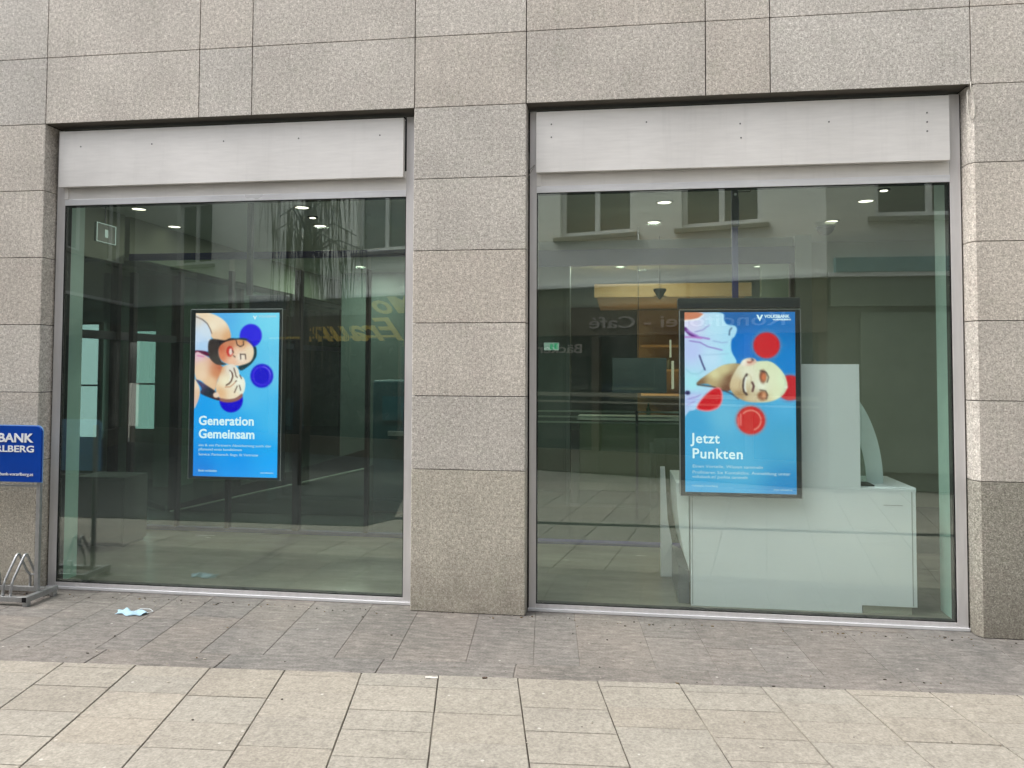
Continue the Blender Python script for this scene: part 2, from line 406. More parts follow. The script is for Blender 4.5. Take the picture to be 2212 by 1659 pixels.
# dark movement gaps between stone and frames
bparts('movement_gap', [(-4.221, -4.209, .135, .2, 0, 3.44), (-.609, -.600, .135, .2, 0, 3.44), (2.203, 2.2115, .135, .2, 0, 3.44)], BLACK)
W1, a1, b1 = shop_window(-4.208, -1.400, (.066, .083), (.020, .010), 'left shop window behind a brushed metal shutter box')
W2, a2, b2 = shop_window(-.599, 2.202, (.049, .066), (.0, .016), 'right shop window behind a brushed metal shutter box')
SC = plain('screw_head', (.16, .16, .17), .4, .6)
def screws(fr, pts):
    bm = bmesh.new()
    for x, z in pts: tube(bm, [(x, .0705, z), (x, .0675, z)], .0055, 10)
    bobj('screw', bm, SC, fr)
for x, z in ((-3.985, 3.30), (-3.41, 3.30), (-2.845, 3.30), (-2.27, 3.30), (-1.665, 3.30)): screws(W1, [(x, z)])
for x, z in ((-.445, 3.33), (-.445, 3.24), (.20, 3.32), (.815, 3.285), (.82, 3.19), (1.38, 3.275), (1.985, 3.31), (1.985, 3.25), (1.985, 3.19)): screws(W2, [(x, z)])
# neighbours of the two windows, outside the frame: simple glazed bays
for x0, x1 in ((-5.8, -5.012), (3.022, 5.0)):
    fr = bobj('window', B((x0, x0+.05, .12, .2, 0, 3.46), (x1-.05, x1, .12, .2, 0, 3.46), (x0+.05, x1-.05, .121, .2, 0, .05), (x0+.05, x1-.05, .121, .2, 2.87, 3.46)), ALU)
    bobj('pane', B((x0+.051, x1-.051, .15, .158, .051, 2.869)), GLASS, fr)

# ---- interior shell
bobj('interior_floor', B((-9.2, 8, .201, 15, -.05, .012)), CFLOOR)
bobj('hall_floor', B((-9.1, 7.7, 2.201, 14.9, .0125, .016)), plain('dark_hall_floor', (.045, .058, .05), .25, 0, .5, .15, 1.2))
bobj('interior_ceiling', B((-9.2, 8, .31, 15, 3.2, 3.3)), CEIL)
bparts('back_wall', [(-9.2, 8, 15, 15.2, 0, 3.3), (7.8, 8, .31, 15, .012, 3.2), (-9.2, -9.1, .31, 15, .012, 3.2)], IWALL)
# inner window linings (pale paint), seen obliquely behind the glass edges
bparts('window_lining', [(-4.222, -4.208, .203, .43, .012, 3.2), (2.185, 2.215, .203, .50, .012, 3.2)], WHITEP)
bparts('window_lining', [(-1.398, -1.384, .203, .36, .012, 3.2), (-.626, -.612, .203, .36, .012, 3.2)], IWALL)
bparts('ceiling_edge', [(-4.2, -1.4, .203, .30, 2.93, 3.2), (-.6, 2.2, .203, .30, 2.93, 3.2)], IWALL)
# glass partition of the lobby
pf = bobj('glass_partition', B((-4.95, -.9, 2.08, 2.14, 2.735, 2.80), (-.9, 1.60, 2.07, 2.15, 2.615, 2.765)), PURPLE, bevel=.003, label='midnight blue top channel of the glass partition')
bobj('bottom_channel', B((-4.95, -.9, 2.08, 2.14, .013, .05), (-.9, 1.60, 2.06, 2.2, .013, .03)), PURPLE, pf)
for x0, x1 in ((-4.93, -4.88), (-4.40, -4.37), (-3.86, -3.82), (-3.16, -3.09), (-2.43, -2.395), (-.93, -.88), (1.56, 1.60)):
    bobj('mullion', B((x0, x1, 2.075, 2.145, .05, 2.61)), BLACK, pf, bevel=.003)
bobj('pane', B((-4.87, -4.41, 2.10, 2.11, .051, 2.73), (-4.36, -3.87, 2.10, 2.11, .051, 2.73), (-3.81, -3.17, 2.10, 2.11, .051, 2.73), (-3.08, -2.44, 2.10, 2.11, .051, 2.73), (-2.39, -.94, 2.10, 2.11, .051, 2.73), (-.87, 1.55, 2.10, 2.11, .051, 2.61)), GLASS_IN, pf)
bobj('lining', B((1.60, 1.74, 2.05, 2.25, .013, 2.86), (-.9, 1.60, 2.151, 2.25, 2.766, 2.86)), IWALL_L, pf)
# smoked glass side wall of the lobby with mullions and a closed strip above
sw = bobj('side_wall', B((-5.10, -5.0, .31, 2.08, 2.70, 3.2), (-5.1, -5.0, 2.16, 15, 2.78, 3.2)), IWALL, label='dark upper band of the lobby side wall')
for y0, w_ in ((.31, .05), (1.05, .10), (2.02, .06), (3.1, .08), (4.6, .08), (6.4, .08), (8.5, .1), (11, .1)):
    bobj('mullion', B((-5.10, -5.02, y0, y0+w_, .013, 2.70)), BLACK, sw)
bobj('transom', B((-5.09, -5.03, .36, 14.9, 1.92, 2.0)), DARKM, sw)
bobj('pane', B((-5.06, -5.05, .36, 14.9, .013, 2.7)), GLASS_DK, sw)
# lit side openings behind the smoked wall: daylight windows of the corner
# things standing deeper in the banking hall
bparts('hall_pier', [(-1.9, -1.35, 3.0, 3.5, .013, 3.19), (7.2, 7.7, 3.9, 4.5, .013, 3.19)], IWALL)
bparts('hall_wall', [(-4.5, -1.36, 7.0, 7.1, .013, 3.19)], plain('hall_wall_teal', (.055, .08, .072), .5, 0, .4, .15, 2))
bparts('hall_wall', [(1.76, 7.7, 4.6, 4.7, .013, 3.19)], plain('hall_wall_olive', (.25, .28, .205), .7, 0, .3, .10, 1.2))
bparts('hall_wall', [(-9, -5.2, 5.2, 5.3, .013, 3.19)], IWALL_L)
bparts('hall_pier', [(-6.25, -5.9, 4.6, 5.0, .013, 3.19), (-5.75, -5.55, 5.5, 5.8, .013, 3.19)], plain('pale_green_pier', (.40, .50, .40), .5))

# corner windows with daylight: thin bright panes in the left wall area
DAY = emit('daylit_pane', (.74, .88, .90), 1.5/2**EXPO)
def corner_window(x0, x1, y, z0, z1):
    t = bobj('hall_window', B((x0-.04, x0, y-.03, y+.03, z0-.04, z1+.04), (x1, x1+.04, y-.03, y+.03, z0-.04, z1+.04), (x0, x1, y-.029, y+.029, z0-.04, z0), (x0, x1, y-.029, y+.029, z1, z1+.04)), IWALL_L)
    bobj('blind', B((x0, x1, y, y+.01, z0, z1)), DAY, t)
    bobj('glazing_bar', B((x0, x1, y-.02, y-.004, z0+(z1-z0)*.45, z0+(z1-z0)*.45+.025)), IDARK, t)

# ------------------------------------------------------------------ ceiling downlights
def downlight():
    t = empty('ceiling_light', '', 'ceiling light')
    bm = bmesh.new(); n = 24
    ring = []
    for r, z in ((.082, -.001), (.082, -.008), (.066, -.010), (.064, -.002)):
        ring.append([bm.verts.new((r*math.cos(2*math.pi*k/n), r*math.sin(2*math.pi*k/n), z)) for k in range(n)])
    for a, b in zip(ring, ring[1:]):
        for k in range(n): bm.faces.new((a[k], a[(k+1) % n], b[(k+1) % n], b[k]))
    obj('trim_ring', bm, IWALL_L, t)
    bm = bmesh.new(); vs = [bm.verts.new((.064*math.cos(2*math.pi*k/n), .064*math.sin(2*math.pi*k/n), -.0045)) for k in range(n)]; bm.faces.new(vs[::-1])
    vs2 = [bm.verts.new((v.co.x, v.co.y, -.002)) for v in vs]; bm.faces.new(vs2)
    for k in range(n): bm.faces.new((vs[k], vs[(k+1) % n], vs2[(k+1) % n], vs2[k]))
    obj('diffuser', bm, LAMP, t)
    return t
DL = [(-4.65, 1.78, 'round ceiling light nearest the left edge of the left window, in the front row'),
      (-4.85, 2.72, 'round ceiling light left of the left screen, just in front of the blue channel'),
      (-3.02, 1.90, 'brighter round ceiling light above the left screen, in the front row'),
      (-3.22, 2.86, 'round ceiling light above the right edge of the left screen, second row'),
      (.44, 2.08, 'round ceiling light left of the screen pole in the right window, front row'),
      (.39, 3.07, 'round ceiling light left of the screen pole in the right window, second row'),
      (2.27, 2.24, 'round ceiling light near the right edge of the right window, front row'),
      (2.23, 3.23, 'round ceiling light above the dome camera in the right window'),
      (-3.93, 6.24, 'faint round ceiling light deep behind the right pane half of the left window'),
      (.05, 6.67, 'faint round ceiling light deep in the right window below the blue channel'),
      (2.13, 6.89, 'faint round ceiling light deep behind the screen pole in the right window'),
      (-1.92, 5.27, 'round ceiling light deep in the hall behind the middle pillar'),
      (-1.30, 7.6, 'farthest round ceiling light in the hall behind the middle pillar'),
      (-5.9, 6.3, 'small round ceiling light beyond the smoked side wall')]
base = downlight()
for i, (x, y, lb) in enumerate(DL):
    if i == 0: o = base
    else:
        o = base.copy(); C.objects.link(o)
        for ch in base.children:
            c = ch.copy(); C.objects.link(c); c.parent = o
    o.location = (x, y, 3.2); o['label'] = lb; o['group'] = 'round downlights in the bank ceiling'
    if i in (3, 5, 8, 9, 11, 13):
        ld = bpy.data.lights.new('downlight_beam', 'AREA'); ld.shape = 'DISK'; ld.size = .16; ld.energy = 14; ld.color = (1, .96, .85)
        lo = bpy.data.objects.new('downlight_beam', ld); C.objects.link(lo); lo.location = (0, 0, -.02); ld.energy = 22; lo.parent = o
def spot_small(x, y, z, lb, r=.035):
    bm = bmesh.new(); lathe(bm, [(r*1.5, z), (r*1.5, z-.01), (r, z-.012)], x, y, 16)
    t = empty('spot_lamp', lb, 'spot lamp', (0, 0, 0)); obj('housing', bm, DARKM, t)
    bm = bmesh.new(); lathe(bm, [(r*.9, z-.0125), (r*.9, z-.016)], x, y, 16); obj('lens', bm, LAMP, t)
spot_small(-3.11, 2.38, 3.2, 'tiny spot between the two ceiling lights above the left screen')
spot_small(2.28, 1.79, 3.2, 'tiny spot at the top right of the right window')
# dome camera
t = empty('dome_camera', 'dark dome camera on the ceiling at the upper right of the right window', 'security camera', (2.20, 3.35, 3.2))
bm = bmesh.new(); lathe(bm, [(.11, 0), (.11, -.03), (.10, -.04)], 0, 0); obj('base', bm, IWALL_L, t)
bm = bmesh.new(); lathe(bm, [(.095, -.041), (.085, -.075), (.06, -.11), (.025, -.13), (.005, -.133)], 0, 0); obj('dome', bm, DARKM, t, smooth=True)

# warm timber canopy over the service point behind the partition
tc = bobj('timber_canopy', B((-.25, 1.55, 4.2, 6.6, 2.52, 2.62)), TIMBER, label='warm lit timber canopy over the service point')
bobj('canopy_edge', B((-.27, 1.57, 4.15, 4.199, 2.50, 2.66)), TIMBER, tc)
ld = bpy.data.lights.new('canopy_glow', 'AREA'); ld.size = 1.6; ld.energy = 6.5; ld.color = (1, .66, .32)
lo = bpy.data.objects.new('canopy_glow', ld); C.objects.link(lo); lo.location = (.7+.6, 5.6, 1.2); lo.rotation_euler = (math.pi, 0, 0); lo.parent = tc; lo.location = (.7+.6, 5.5, 1.25)
# hanging spotlight
t = empty('pendant_lamp', 'small black cone lamp hanging below the timber canopy', 'lamp', (.50, 4.0, 2.56))
bm = bmesh.new(); lathe(bm, [(.075, .02), (.075, .0), (.012, -.10), (.008, -.105)], 0, 0, 12); obj('shade', bm, BLACK, t)
bm = bmesh.new(); tube(bm, [(0, 0, .02), (0, 0, .64)], .004, 6); obj('rod', bm, BLACK, t)
# shelves with lit edge in the back
t = empty('wall_shelf', 'warm lit wall shelf with bottles left of the right screen', 'shelf', (.35, 6.0, 0))
obj('back_panel', B((-.05, 1.5, .35, .40, 0.02, 2.5)), plain('warm_shelf_back', (.30, .17, .06), .6), t)
for z in (.9, 1.25, 1.6, 1.95): obj('board', B((0, 1.45, .05, .345, z, z+.03)), TIMBER, t)
obj('lamp_strip', B((.42, .455, .02, .045, 1.35, 1.75)), WARM, t); obj('lamp_strip', B((.395, .42, .02, .045, 1.80, 2.05)), WARM, t)
for i in range(9):
    bm = bmesh.new(); xx = .1+.15*i; zz = (.93, 1.28, 1.63)[i % 3]; h_ = random.uniform(.16, .24); r = .032
    lathe(bm, [(r, zz+.001), (r, zz+h_*.6), (r*.4, zz+h_*.75), (r*.4, zz+h_)], xx+.35, 6.18, 10)
    tag(obj('bottle', bm, plain('bottle_%d' % i, random.choice([(.03, .06, .02), (.22, .12, .03), (.25, .22, .12)]), .2)), 'small dark bottle standing on the warm wall shelf', 'bottle', 'bottles on the warm shelf')
# exit signs
t = empty('exit_sign', 'green outlined exit sign hanging from the ceiling at the upper left of the left window', 'exit sign', (-4.55, 1.15, 2.84))
obj('panel', B((-.012, .012, -.13, .13, -.085, .085)), plain('exit_sign_glass', (.12, .16, .11), .5), t)
obj('lit_edge', B((.0125, .016, -.13, -.123, -.085, .085), (.0125, .016, .123, .13, -.085, .085), (.0125, .016, -.123, .123, .080, .085), (.0125, .016, -.123, .123, -.085, -.080), (.0125, .016, -.02, .02, -.035, .035)), EXITM, t)
bm = bmesh.new(); tube(bm, [(0, 0, .085), (0, 0, .358)], .006, 6); obj('hanger', bm, DARKM, t)
t = empty('exit_sign', 'small lit green exit sign on the wall, seen at the left of the right window', 'exit sign', (-.86, 5.0, 1.93))
obj('housing', B((-.11, .11, .02, .06, -.06, .06)), DARKM, t); obj('face', B((-.10, .10, .010, .019, -.05, .05)), EXITM, t)
obj('figure', B((-.02, .02, .004, .009, -.04, .03), (.035, .085, .004, .009, -.04, .04)), EXITD, t)
bparts('hall_pier', [(-1.3, -.62, 5.061, 5.3, .013, 3.19)], IDARK)

# service rail and low furniture seen through the right window
t = empty('rail_fence', 'pale horizontal handrail crossing the hall left of the right screen', 'railing', (.3, 3.4, 0))
for z in (1.16, 1.10, 1.04): obj('rail', B((-1.5, 1.2, -.01, .01, z, z+.018)), IWALL_L, t)
for x in (-1.4, -.1, 1.1): obj('post', B((x, x+.03, -.02, .0, .013, 1.18)), DARKM, t)
t = empty('desk', 'olive service desk behind the glass partition in the right window', 'desk', (-.4, 5.2, 0))
obj('body', B((-.1, 1.3, 0, .6, .013, .95)), plain('desk_green', (.05, .075, .03), .5), t, bevel=.01); obj('top', B((-.13, 1.33, -.03, .63, .951, .99)), IWALL_L, t, bevel=.004)
CABM = plain('cabinet_grey_green', (.085, .10, .088), .5)
t = empty('low_cabinet', 'low grey cabinet against the glass at the left of the left window', 'cabinet', (-4.93, 1.33, 0))
obj('body', B((0, .50, 0, .35, .04, .64)), CABM, t, bevel=.005); obj('plinth', B((.02, .48, .02, .33, .013, .039)), IDARK, t)
obj('door_panel', B((.01, .49, -.012, -.001, .06, .62)), CABM, t)
# stair/ramp with dark stringer behind partition in left window
t = empty('ramp', 'black ramp edge rising to the right behind the glass partition under the left screen', 'ramp', (-5.0, 3.0, 0))
bm = bmesh.new(); prism(bm, [(0, .02), (2.3, .56), (2.3, .76), (0, .07)], 0, .05, 'y'); obj('stringer', bm, BLACK, t)
bm = bmesh.new(); prism(bm, [(0, .014), (2.3, .014), (2.3, .559), (0, .019)], .051, .2, 'y'); obj('side_panel', bm, plain('ramp_panel_green', (.09, .13, .11), .5), t)
bm = bmesh.new(); tube(bm, [(0, -.01, .012), (2.3, -.01, .55)], .010, 8); obj('edge_strip', bm, IWALL_L, t)
# bank machines in the back of the left window
t = empty('cash_machine', 'dark cash machine standing right of the left screen behind glass', 'cash machine', (-2.75, 3.3, 0))
obj('body', B((0, .6, 0, .6, .02, 1.5)), plain('machine_dark_teal', (.02, .07, .085), .4), t, bevel=.02)
obj('screen', B((.12, .48, -.012, -.001, 1.05, 1.32)), plain('machine_screen', (.03, .12, .16), .15), t); obj('keypad', B((.2, .4, -.06, -.001, .88, .93)), STEEL, t)
t = empty('cash_machine', 'grey lower cash machine next to the thin mullion in the left window', 'cash machine', (-2.1, 3.0, 0))
obj('body', B((0, .42, 0, .5, .02, .95)), plain('machine_grey', (.12, .14, .13), .4), t, bevel=.02)
obj('screen', B((.08, .34, -.012, -.001, .62, .82)), plain('machine_screen_b', (.02, .03, .04), .15), t)
corner_window(-7.78, -7.46, 5.12, .62, 2.25)
corner_window(-6.88, -6.44, 5.12, .75, 2.15)

# ------------------------------------------------------------------ painted picture on a display (flat, in the plane of the screen)
def lin(c):
    c = np.array(c, float)/255.; return np.where(c <= .04045, c/12.92, ((c+.055)/1.055)**2.4)
class Canvas:
    def __init__(s, nx, ny, fx, fy):
        """fx, fy: size of the sketching units the outlines are given in"""
        s.nx, s.ny = nx, ny
        u, v = np.meshgrid((np.arange(nx)+.5)/nx, (np.arange(ny)+.5)/ny); s.u, s.v = u*fx, v*fy; s.img = np.zeros((ny, nx, 3))
    def fill(s, mask, c):
        c = np.array(c, float) if not callable(c) else c(s.u, s.v); m = mask[..., None]; s.img = s.img*(1-m)+c*m
    def poly(s, pts, c, soft=1.2, smooth=True, alpha=1):
        P = np.array(pts, float)
        if smooth:                                   # Catmull-Rom through the points
            n = len(P); out = []
            for i in range(n):
                p0, p1, p2, p3 = P[i-1], P[i], P[(i+1) % n], P[(i+2) % n]
                for t in (0, .25, .5, .75): out.append(.5*((2*p1)+(-p0+p2)*t+(2*p0-5*p1+4*p2-p3)*t*t+(-p0+3*p1-3*p2+p3)*t**3))
            P = np.array(out)
        ins = np.zeros(s.u.shape, bool); x, y = s.u, s.v; dmin = np.full(s.u.shape, 1e9)
        for (x0, y0), (x1, y1) in zip(P, np.roll(P, -1, 0)):
            cnd = (y0 > y) != (y1 > y); xi = (x1-x0)*(y-y0)/((y1-y0) if y1 != y0 else 1e-9)+x0; ins ^= cnd & (x < xi)
            dx, dy = x1-x0, y1-y0; L = dx*dx+dy*dy+1e-9; t = np.clip(((x-x0)*dx+(y-y0)*dy)/L, 0, 1)
            dmin = np.minimum(dmin, np.hypot(x-x0-t*dx, y-y0-t*dy))
        sd = np.where(ins, -dmin, dmin); s.fill(np.clip(.5-sd/(4*soft), 0, 1)*alpha, c)
    def disc(s, cx, cy, r, c, soft=1.5, ry=None, alpha=1):
        ry = ry or r; dd = (np.hypot((s.u-cx)/r, (s.v-cy)/ry)-1)*min(r, ry); s.fill(np.clip(.5-dd/(4*soft), 0, 1)*alpha, c)
    def ring(s, cx, cy, r, wd, c, a0=0, a1=360, alpha=1):
        dd = np.abs(np.hypot(s.u-cx, s.v-cy)-r)-wd/2; an = np.degrees(np.arctan2(s.v-cy, s.u-cx)) % 360
        s.fill(np.clip(.5-dd/5, 0, 1)*((an >= a0) & (an <= a1))*alpha, c)
    def line(s, pts, wd, c, alpha=1):
        dmin = np.full(s.u.shape, 1e9)
        for (x0, y0), (x1, y1) in zip(pts, pts[1:]):
            dx, dy = x1-x0, y1-y0; L = dx*dx+dy*dy+1e-9; t = np.clip(((s.u-x0)*dx+(s.v-y0)*dy)/L, 0, 1); dmin = np.minimum(dmin, np.hypot(s.u-x0-t*dx, s.v-y0-t*dy))
        s.fill(np.clip(.5-(dmin-wd/2)/5, 0, 1)*alpha, c)
def grad(*stops):
    """colour that blends between anchor points (x, y, colour) over the picture"""
    def f(u, v):
        W = 0; A = 0
        for x, y, c in stops:
            k = (1/((u-x)**2+(v-y)**2+400))[..., None]**1.3; W = W+k; A = A+k*np.array(c, float)
        return A/W
    return f
def soften(im, n=1):
    for _ in range(n):
        p = np.pad(im, ((1, 1), (1, 1), (0, 0)), 'edge'); im = (p[:-2, 1:-1]+2*p[1:-1, 1:-1]+p[2:, 1:-1])/4
        p = np.pad(im, ((1, 1), (1, 1), (0, 0)), 'edge'); im = (p[1:-1, :-2]+2*p[1:-1, 1:-1]+p[1:-1, 2:])/4
    return im
def display_mesh(cv, name, w_, h_, parent, loc, strength):
    ny, nx = cv.ny, cv.nx; im = lin(np.clip(soften(cv.img, 1), 0, 255))
    bm_v = [((i/nx)*w_, 0, -(j/ny)*h_) for j in range(ny+1) for i in range(nx+1)]
    fs = [(j*(nx+1)+i, (j+1)*(nx+1)+i, (j+1)*(nx+1)+i+1, j*(nx+1)+i+1) for j in range(ny) for i in range(nx)]
    me = bpy.data.meshes.new(name); me.from_pydata(bm_v, [], fs); me.update()
    at = me.color_attributes.new('picture', 'FLOAT_COLOR', 'POINT')
    pj = np.zeros((ny+1, nx+1, 4), np.float32); pad = np.pad(im, ((1, 1), (1, 1), (0, 0)), 'edge')
    pj[..., :3] = (pad[:-1, :-1]+pad[1:, :-1]+pad[:-1, 1:]+pad[1:, 1:])/4; pj[..., 3] = 1
    at.data.foreach_set('color', pj.ravel())
    m = bpy.data.materials.new(name+'_picture'); m.use_nodes = True; t = m.node_tree; t.nodes.clear()
    a = t.nodes.new('ShaderNodeAttribute'); a.attribute_name = 'picture'; e = t.nodes.new('ShaderNodeEmission'); e.inputs[1].default_value = strength
    gl = t.nodes.new('ShaderNodeBsdfGlossy'); gl.inputs['Roughness'].default_value = .25; gl.inputs[0].default_value = (.03, .03, .03, 1)
    ad = t.nodes.new('ShaderNodeAddShader'); o = t.nodes.new('ShaderNodeOutputMaterial')
    t.links.new(a.outputs[0], e.inputs[0]); t.links.new(e.outputs[0], ad.inputs[0]); t.links.new(gl.outputs[0], ad.inputs[1]); t.links.new(ad.outputs[0], o.inputs[0])
    me.materials.append(m); ob = bpy.data.objects.new(name, me); C.objects.link(ob); ob.location = loc; ob.parent = parent; return ob

# ---- left screen picture (units: 772 x 1425)
cv = Canvas(170, 300, 772, 1425)
def L(*p): return [(x+(y-98)*.0176-133, y-97) for x, y in p]
def Lc(x, y): return L((x, y))[0]
cv.fill(np.ones(cv.u.shape), grad((150, 0, (90, 175, 235)), (700, 60, (120, 215, 245)), (760, 500, (105, 200, 240)), (520, 700, (85, 190, 240)), (40, 800, (25, 160, 240)), (380, 1050, (40, 165, 240)), (60, 1400, (0, 130, 225)), (740, 1380, (0, 165, 250)), (380, 1300, (0, 150, 240)), (740, 900, (70, 185, 240))))
x, y = Lc(640, 295); cv.disc(x, y, 101, (36, 26, 226), 3)
x, y = Lc(740, 645); cv.disc(x, y, 103, (22, 8, 205), 4); cv.ring(x, y, 78, 9, (80, 60, 240)); cv.ring(x, y, 80, 8, (120, 110, 250), 275, 359)
x, y = Lc(460, 858); cv.disc(x, y, 108, (24, 6, 205), 2)
cv.poly(L((128, 95), (230, 95), (300, 108), (380, 150), (430, 205), (458, 290), (440, 335), (360, 338), (280, 312), (250, 200), (190, 145), (128, 125)), grad((60, 40, (245, 215, 185)), (230, 60, (248, 225, 200)), (300, 220, (225, 170, 125)), (180, 200, (235, 195, 160)), (160, 120, (250, 230, 205))))
cv.poly(L((128, 125), (190, 148), (250, 205), (275, 290), (262, 395), (240, 432), (160, 428), (128, 425)), grad((20, 60, (225, 215, 210)), (90, 150, (215, 225, 240)), (60, 290, (180, 210, 245)), (20, 220, (205, 220, 245))))
cv.line(L((135, 128), (190, 150), (240, 190), (268, 240), (280, 275)), 7, (95, 65, 55))
cv.line(L((250, 330), (330, 345), (420, 345)), 10, (240, 235, 235))
cv.poly(L((128, 425), (200, 428), (245, 440), (265, 480), (205, 462), (128, 448)), (95, 20, 60))
cv.poly(L((128, 448), (205, 462), (275, 500), (380, 565), (420, 600), (350, 650), (300, 790), (240, 740), (180, 690), (128, 660)), grad((30, 380, (232, 190, 205)), (60, 470, (240, 205, 175)), (200, 520, (215, 140, 100)), (230, 480, (195, 110, 80)), (150, 600, (240, 200, 160)), (70, 540, (245, 210, 180))))
cv.line(L((150, 470), (210, 480)), 9, (220, 120, 170))
cv.poly(L((262, 330), (400, 335), (445, 318), (520, 322), (505, 342), (410, 352), (352, 398), (342, 450), (370, 520), (415, 545), (345, 552), (290, 525), (250, 460)), grad((180, 320, (60, 50, 48)), (200, 400, (72, 66, 62)), (300, 240, (30, 28, 35))))
cv.poly(L((348, 400), (400, 352), (490, 332), (600, 335), (655, 385), (668, 450), (640, 520), (560, 556), (490, 555), (420, 540), (370, 512), (345, 460)), grad((240, 310, (205, 105, 75)), (250, 370, (225, 130, 95)), (330, 270, (205, 130, 95)), (430, 250, (215, 150, 105)), (420, 380, (250, 235, 220)), (500, 330, (245, 220, 190)), (340, 430, (245, 195, 165)), (380, 340, (245, 205, 175))))
x, y = Lc(448, 432); cv.disc(x, y, 32, (200, 50, 45), 3, 46); cv.disc(x+8, y+4, 16, (245, 215, 205), 2, 30)
for a in (((505, 335), (515, 375), (545, 392), (575, 375), (572, 345)), ((545, 455), (548, 500)), ((548, 458), (590, 458), (594, 500)), ((482, 470), (496, 482)), ((470, 425), (482, 445))): cv.line(L(*a), 8, (50, 35, 35))
cv.poly(L((490, 325), (560, 315), (625, 330), (672, 385), (690, 400), (692, 470), (655, 530), (600, 575), (548, 600), (525, 565), (600, 540), (645, 512), (668, 450), (656, 385), (600, 340)), (28, 58, 66))
cv.poly(L((600, 336), (650, 380), (668, 400), (672, 385), (625, 330)), (36, 26, 226), alpha=.6)
cv.poly(L((390, 562), (470, 545), (520, 580), (540, 640), (575, 665), (590, 720), (575, 790), (530, 835), (430, 862), (350, 835), (318, 760), (340, 680), (365, 610)), grad((230, 480, (225, 165, 120)), (330, 480, (235, 225, 215)), (420, 600, (250, 245, 230)), (380, 720, (248, 225, 195)), (240, 700, (235, 185, 140)), (290, 600, (250, 235, 205)), (450, 680, (240, 240, 225))))
cv.line(L((448, 600), (468, 620), (475, 650), (462, 690), (440, 715), (415, 728)), 11, (70, 35, 30)); cv.line(L((405, 745), (450, 742), (485, 715), (505, 690)), 7, (190, 120, 90)); cv.line(L((452, 612), (458, 650), (445, 690)), 12, (252, 246, 232))
for a in (((516, 735), (490, 792)), ((536, 728), (548, 772)), ((500, 695), (510, 690)), ((508, 652), (518, 660)), ((485, 580), (500, 625), (505, 650)), ((540, 640), (555, 670))): cv.line(L(*a), 8, (75, 50, 45))
cv.poly(L((352, 842), (430, 850), (500, 838), (560, 800), (562, 830), (520, 862), (440, 880), (360, 868)), (150, 100, 95))
cv.poly(L((128, 678), (180, 700), (250, 740), (318, 785), (312, 812), (350, 840), (345, 862), (260, 838), (175, 800), (185, 755)), grad((60, 620, (80, 70, 110)), (140, 700, (35, 45, 60)), (200, 740, (70, 35, 35))))
x, y = Lc(322, 815); cv.disc(x, y, 28, (242, 210, 190), 2, 24)
cv.poly(L((115, 685), (150, 715), (170, 760), (168, 820), (145, 890), (112, 925)), grad((10, 620, (245, 215, 190)), (20, 780, (225, 190, 180)), (40, 720, (235, 195, 165))))
LEFT = cv
# ---- right screen picture (units: 838 x 1392)
cv = Canvas(180, 300, 838, 1392)
def Q(*p): return [(x-(y-160)*.025-105, y-158) for x, y in p]
def Qc(x, y): return Q((x, y))[0]
cv.fill(np.ones(cv.u.shape), grad((420, 0, (8, 95, 165)), (800, 60, (15, 110, 185)), (480, 260, (0, 110, 200)), (820, 420, (10, 125, 205)), (760, 700, (85, 175, 220)), (300, 800, (105, 185, 220)), (80, 900, (70, 165, 215)), (760, 1000, (75, 165, 205)), (780, 1340, (35, 135, 195)), (60, 1340, (60, 160, 210)), (420, 1150, (85, 175, 215))))
x, y = Qc(735, 415); cv.disc(x, y, 116, (110, 130, 175), 8, alpha=.8); cv.disc(x, y, 99, (205, 28, 40), 3)
x, y = Qc(915, 740); cv.disc(x, y, 112, (110, 140, 185), 7, alpha=.8); cv.disc(x, y, 96, (195, 25, 40), 3)
cv.poly(Q((100, 160), (250, 160), (395, 165), (410, 220), (440, 255), (490, 262), (510, 290), (495, 345), (470, 375), (472, 460), (512, 548), (430, 562), (340, 610), (250, 675), (212, 720), (345, 740), (270, 800), (215, 905), (160, 925), (95, 930)), grad((60, 80, (215, 210, 240)), (250, 100, (185, 225, 245)), (350, 150, (175, 220, 245)), (60, 300, (190, 200, 245)), (200, 350, (195, 225, 250)), (350, 330, (170, 225, 245)), (60, 560, (170, 230, 240)), (60, 680, (185, 190, 240)), (100, 730, (175, 215, 245))))
cv.poly(Q((100, 160), (245, 165), (215, 200), (100, 222)), (205, 125, 95)); cv.line(Q((100, 224), (210, 212), (250, 178)), 9, (245, 250, 250))
for a, c_, wd in ((((112, 285), (150, 325), (200, 345)), (95, 35, 125), 26), (((130, 300), (220, 350), (300, 365)), (165, 125, 205), 14), (((150, 380), (230, 392), (290, 425), (400, 452)), (140, 110, 190), 8), (((112, 350), (180, 352), (240, 360)), (185, 120, 200), 12), (((300, 255), (250, 295), (190, 310)), (150, 145, 205), 8), (((330, 380), (400, 395), (440, 390)), (150, 170, 215), 7), (((250, 490), (350, 485), (450, 480)), (160, 190, 220), 5), (((125, 600), (165, 635), (220, 638), (265, 605)), (140, 195, 215), 6), (((228, 495), (248, 550), (272, 605)), (55, 50, 105), 11), (((470, 280), (455, 300), (452, 335)), (40, 60, 95), 8), (((150, 830), (200, 820), (240, 800)), (150, 140, 205), 8), (((140, 880), (200, 850)), (165, 160, 215), 7)):
    cv.line(Q(*a), wd, c_)
x, y = Qc(142, 785); cv.disc(x, y, 20, (45, 35, 85), 2, 17)
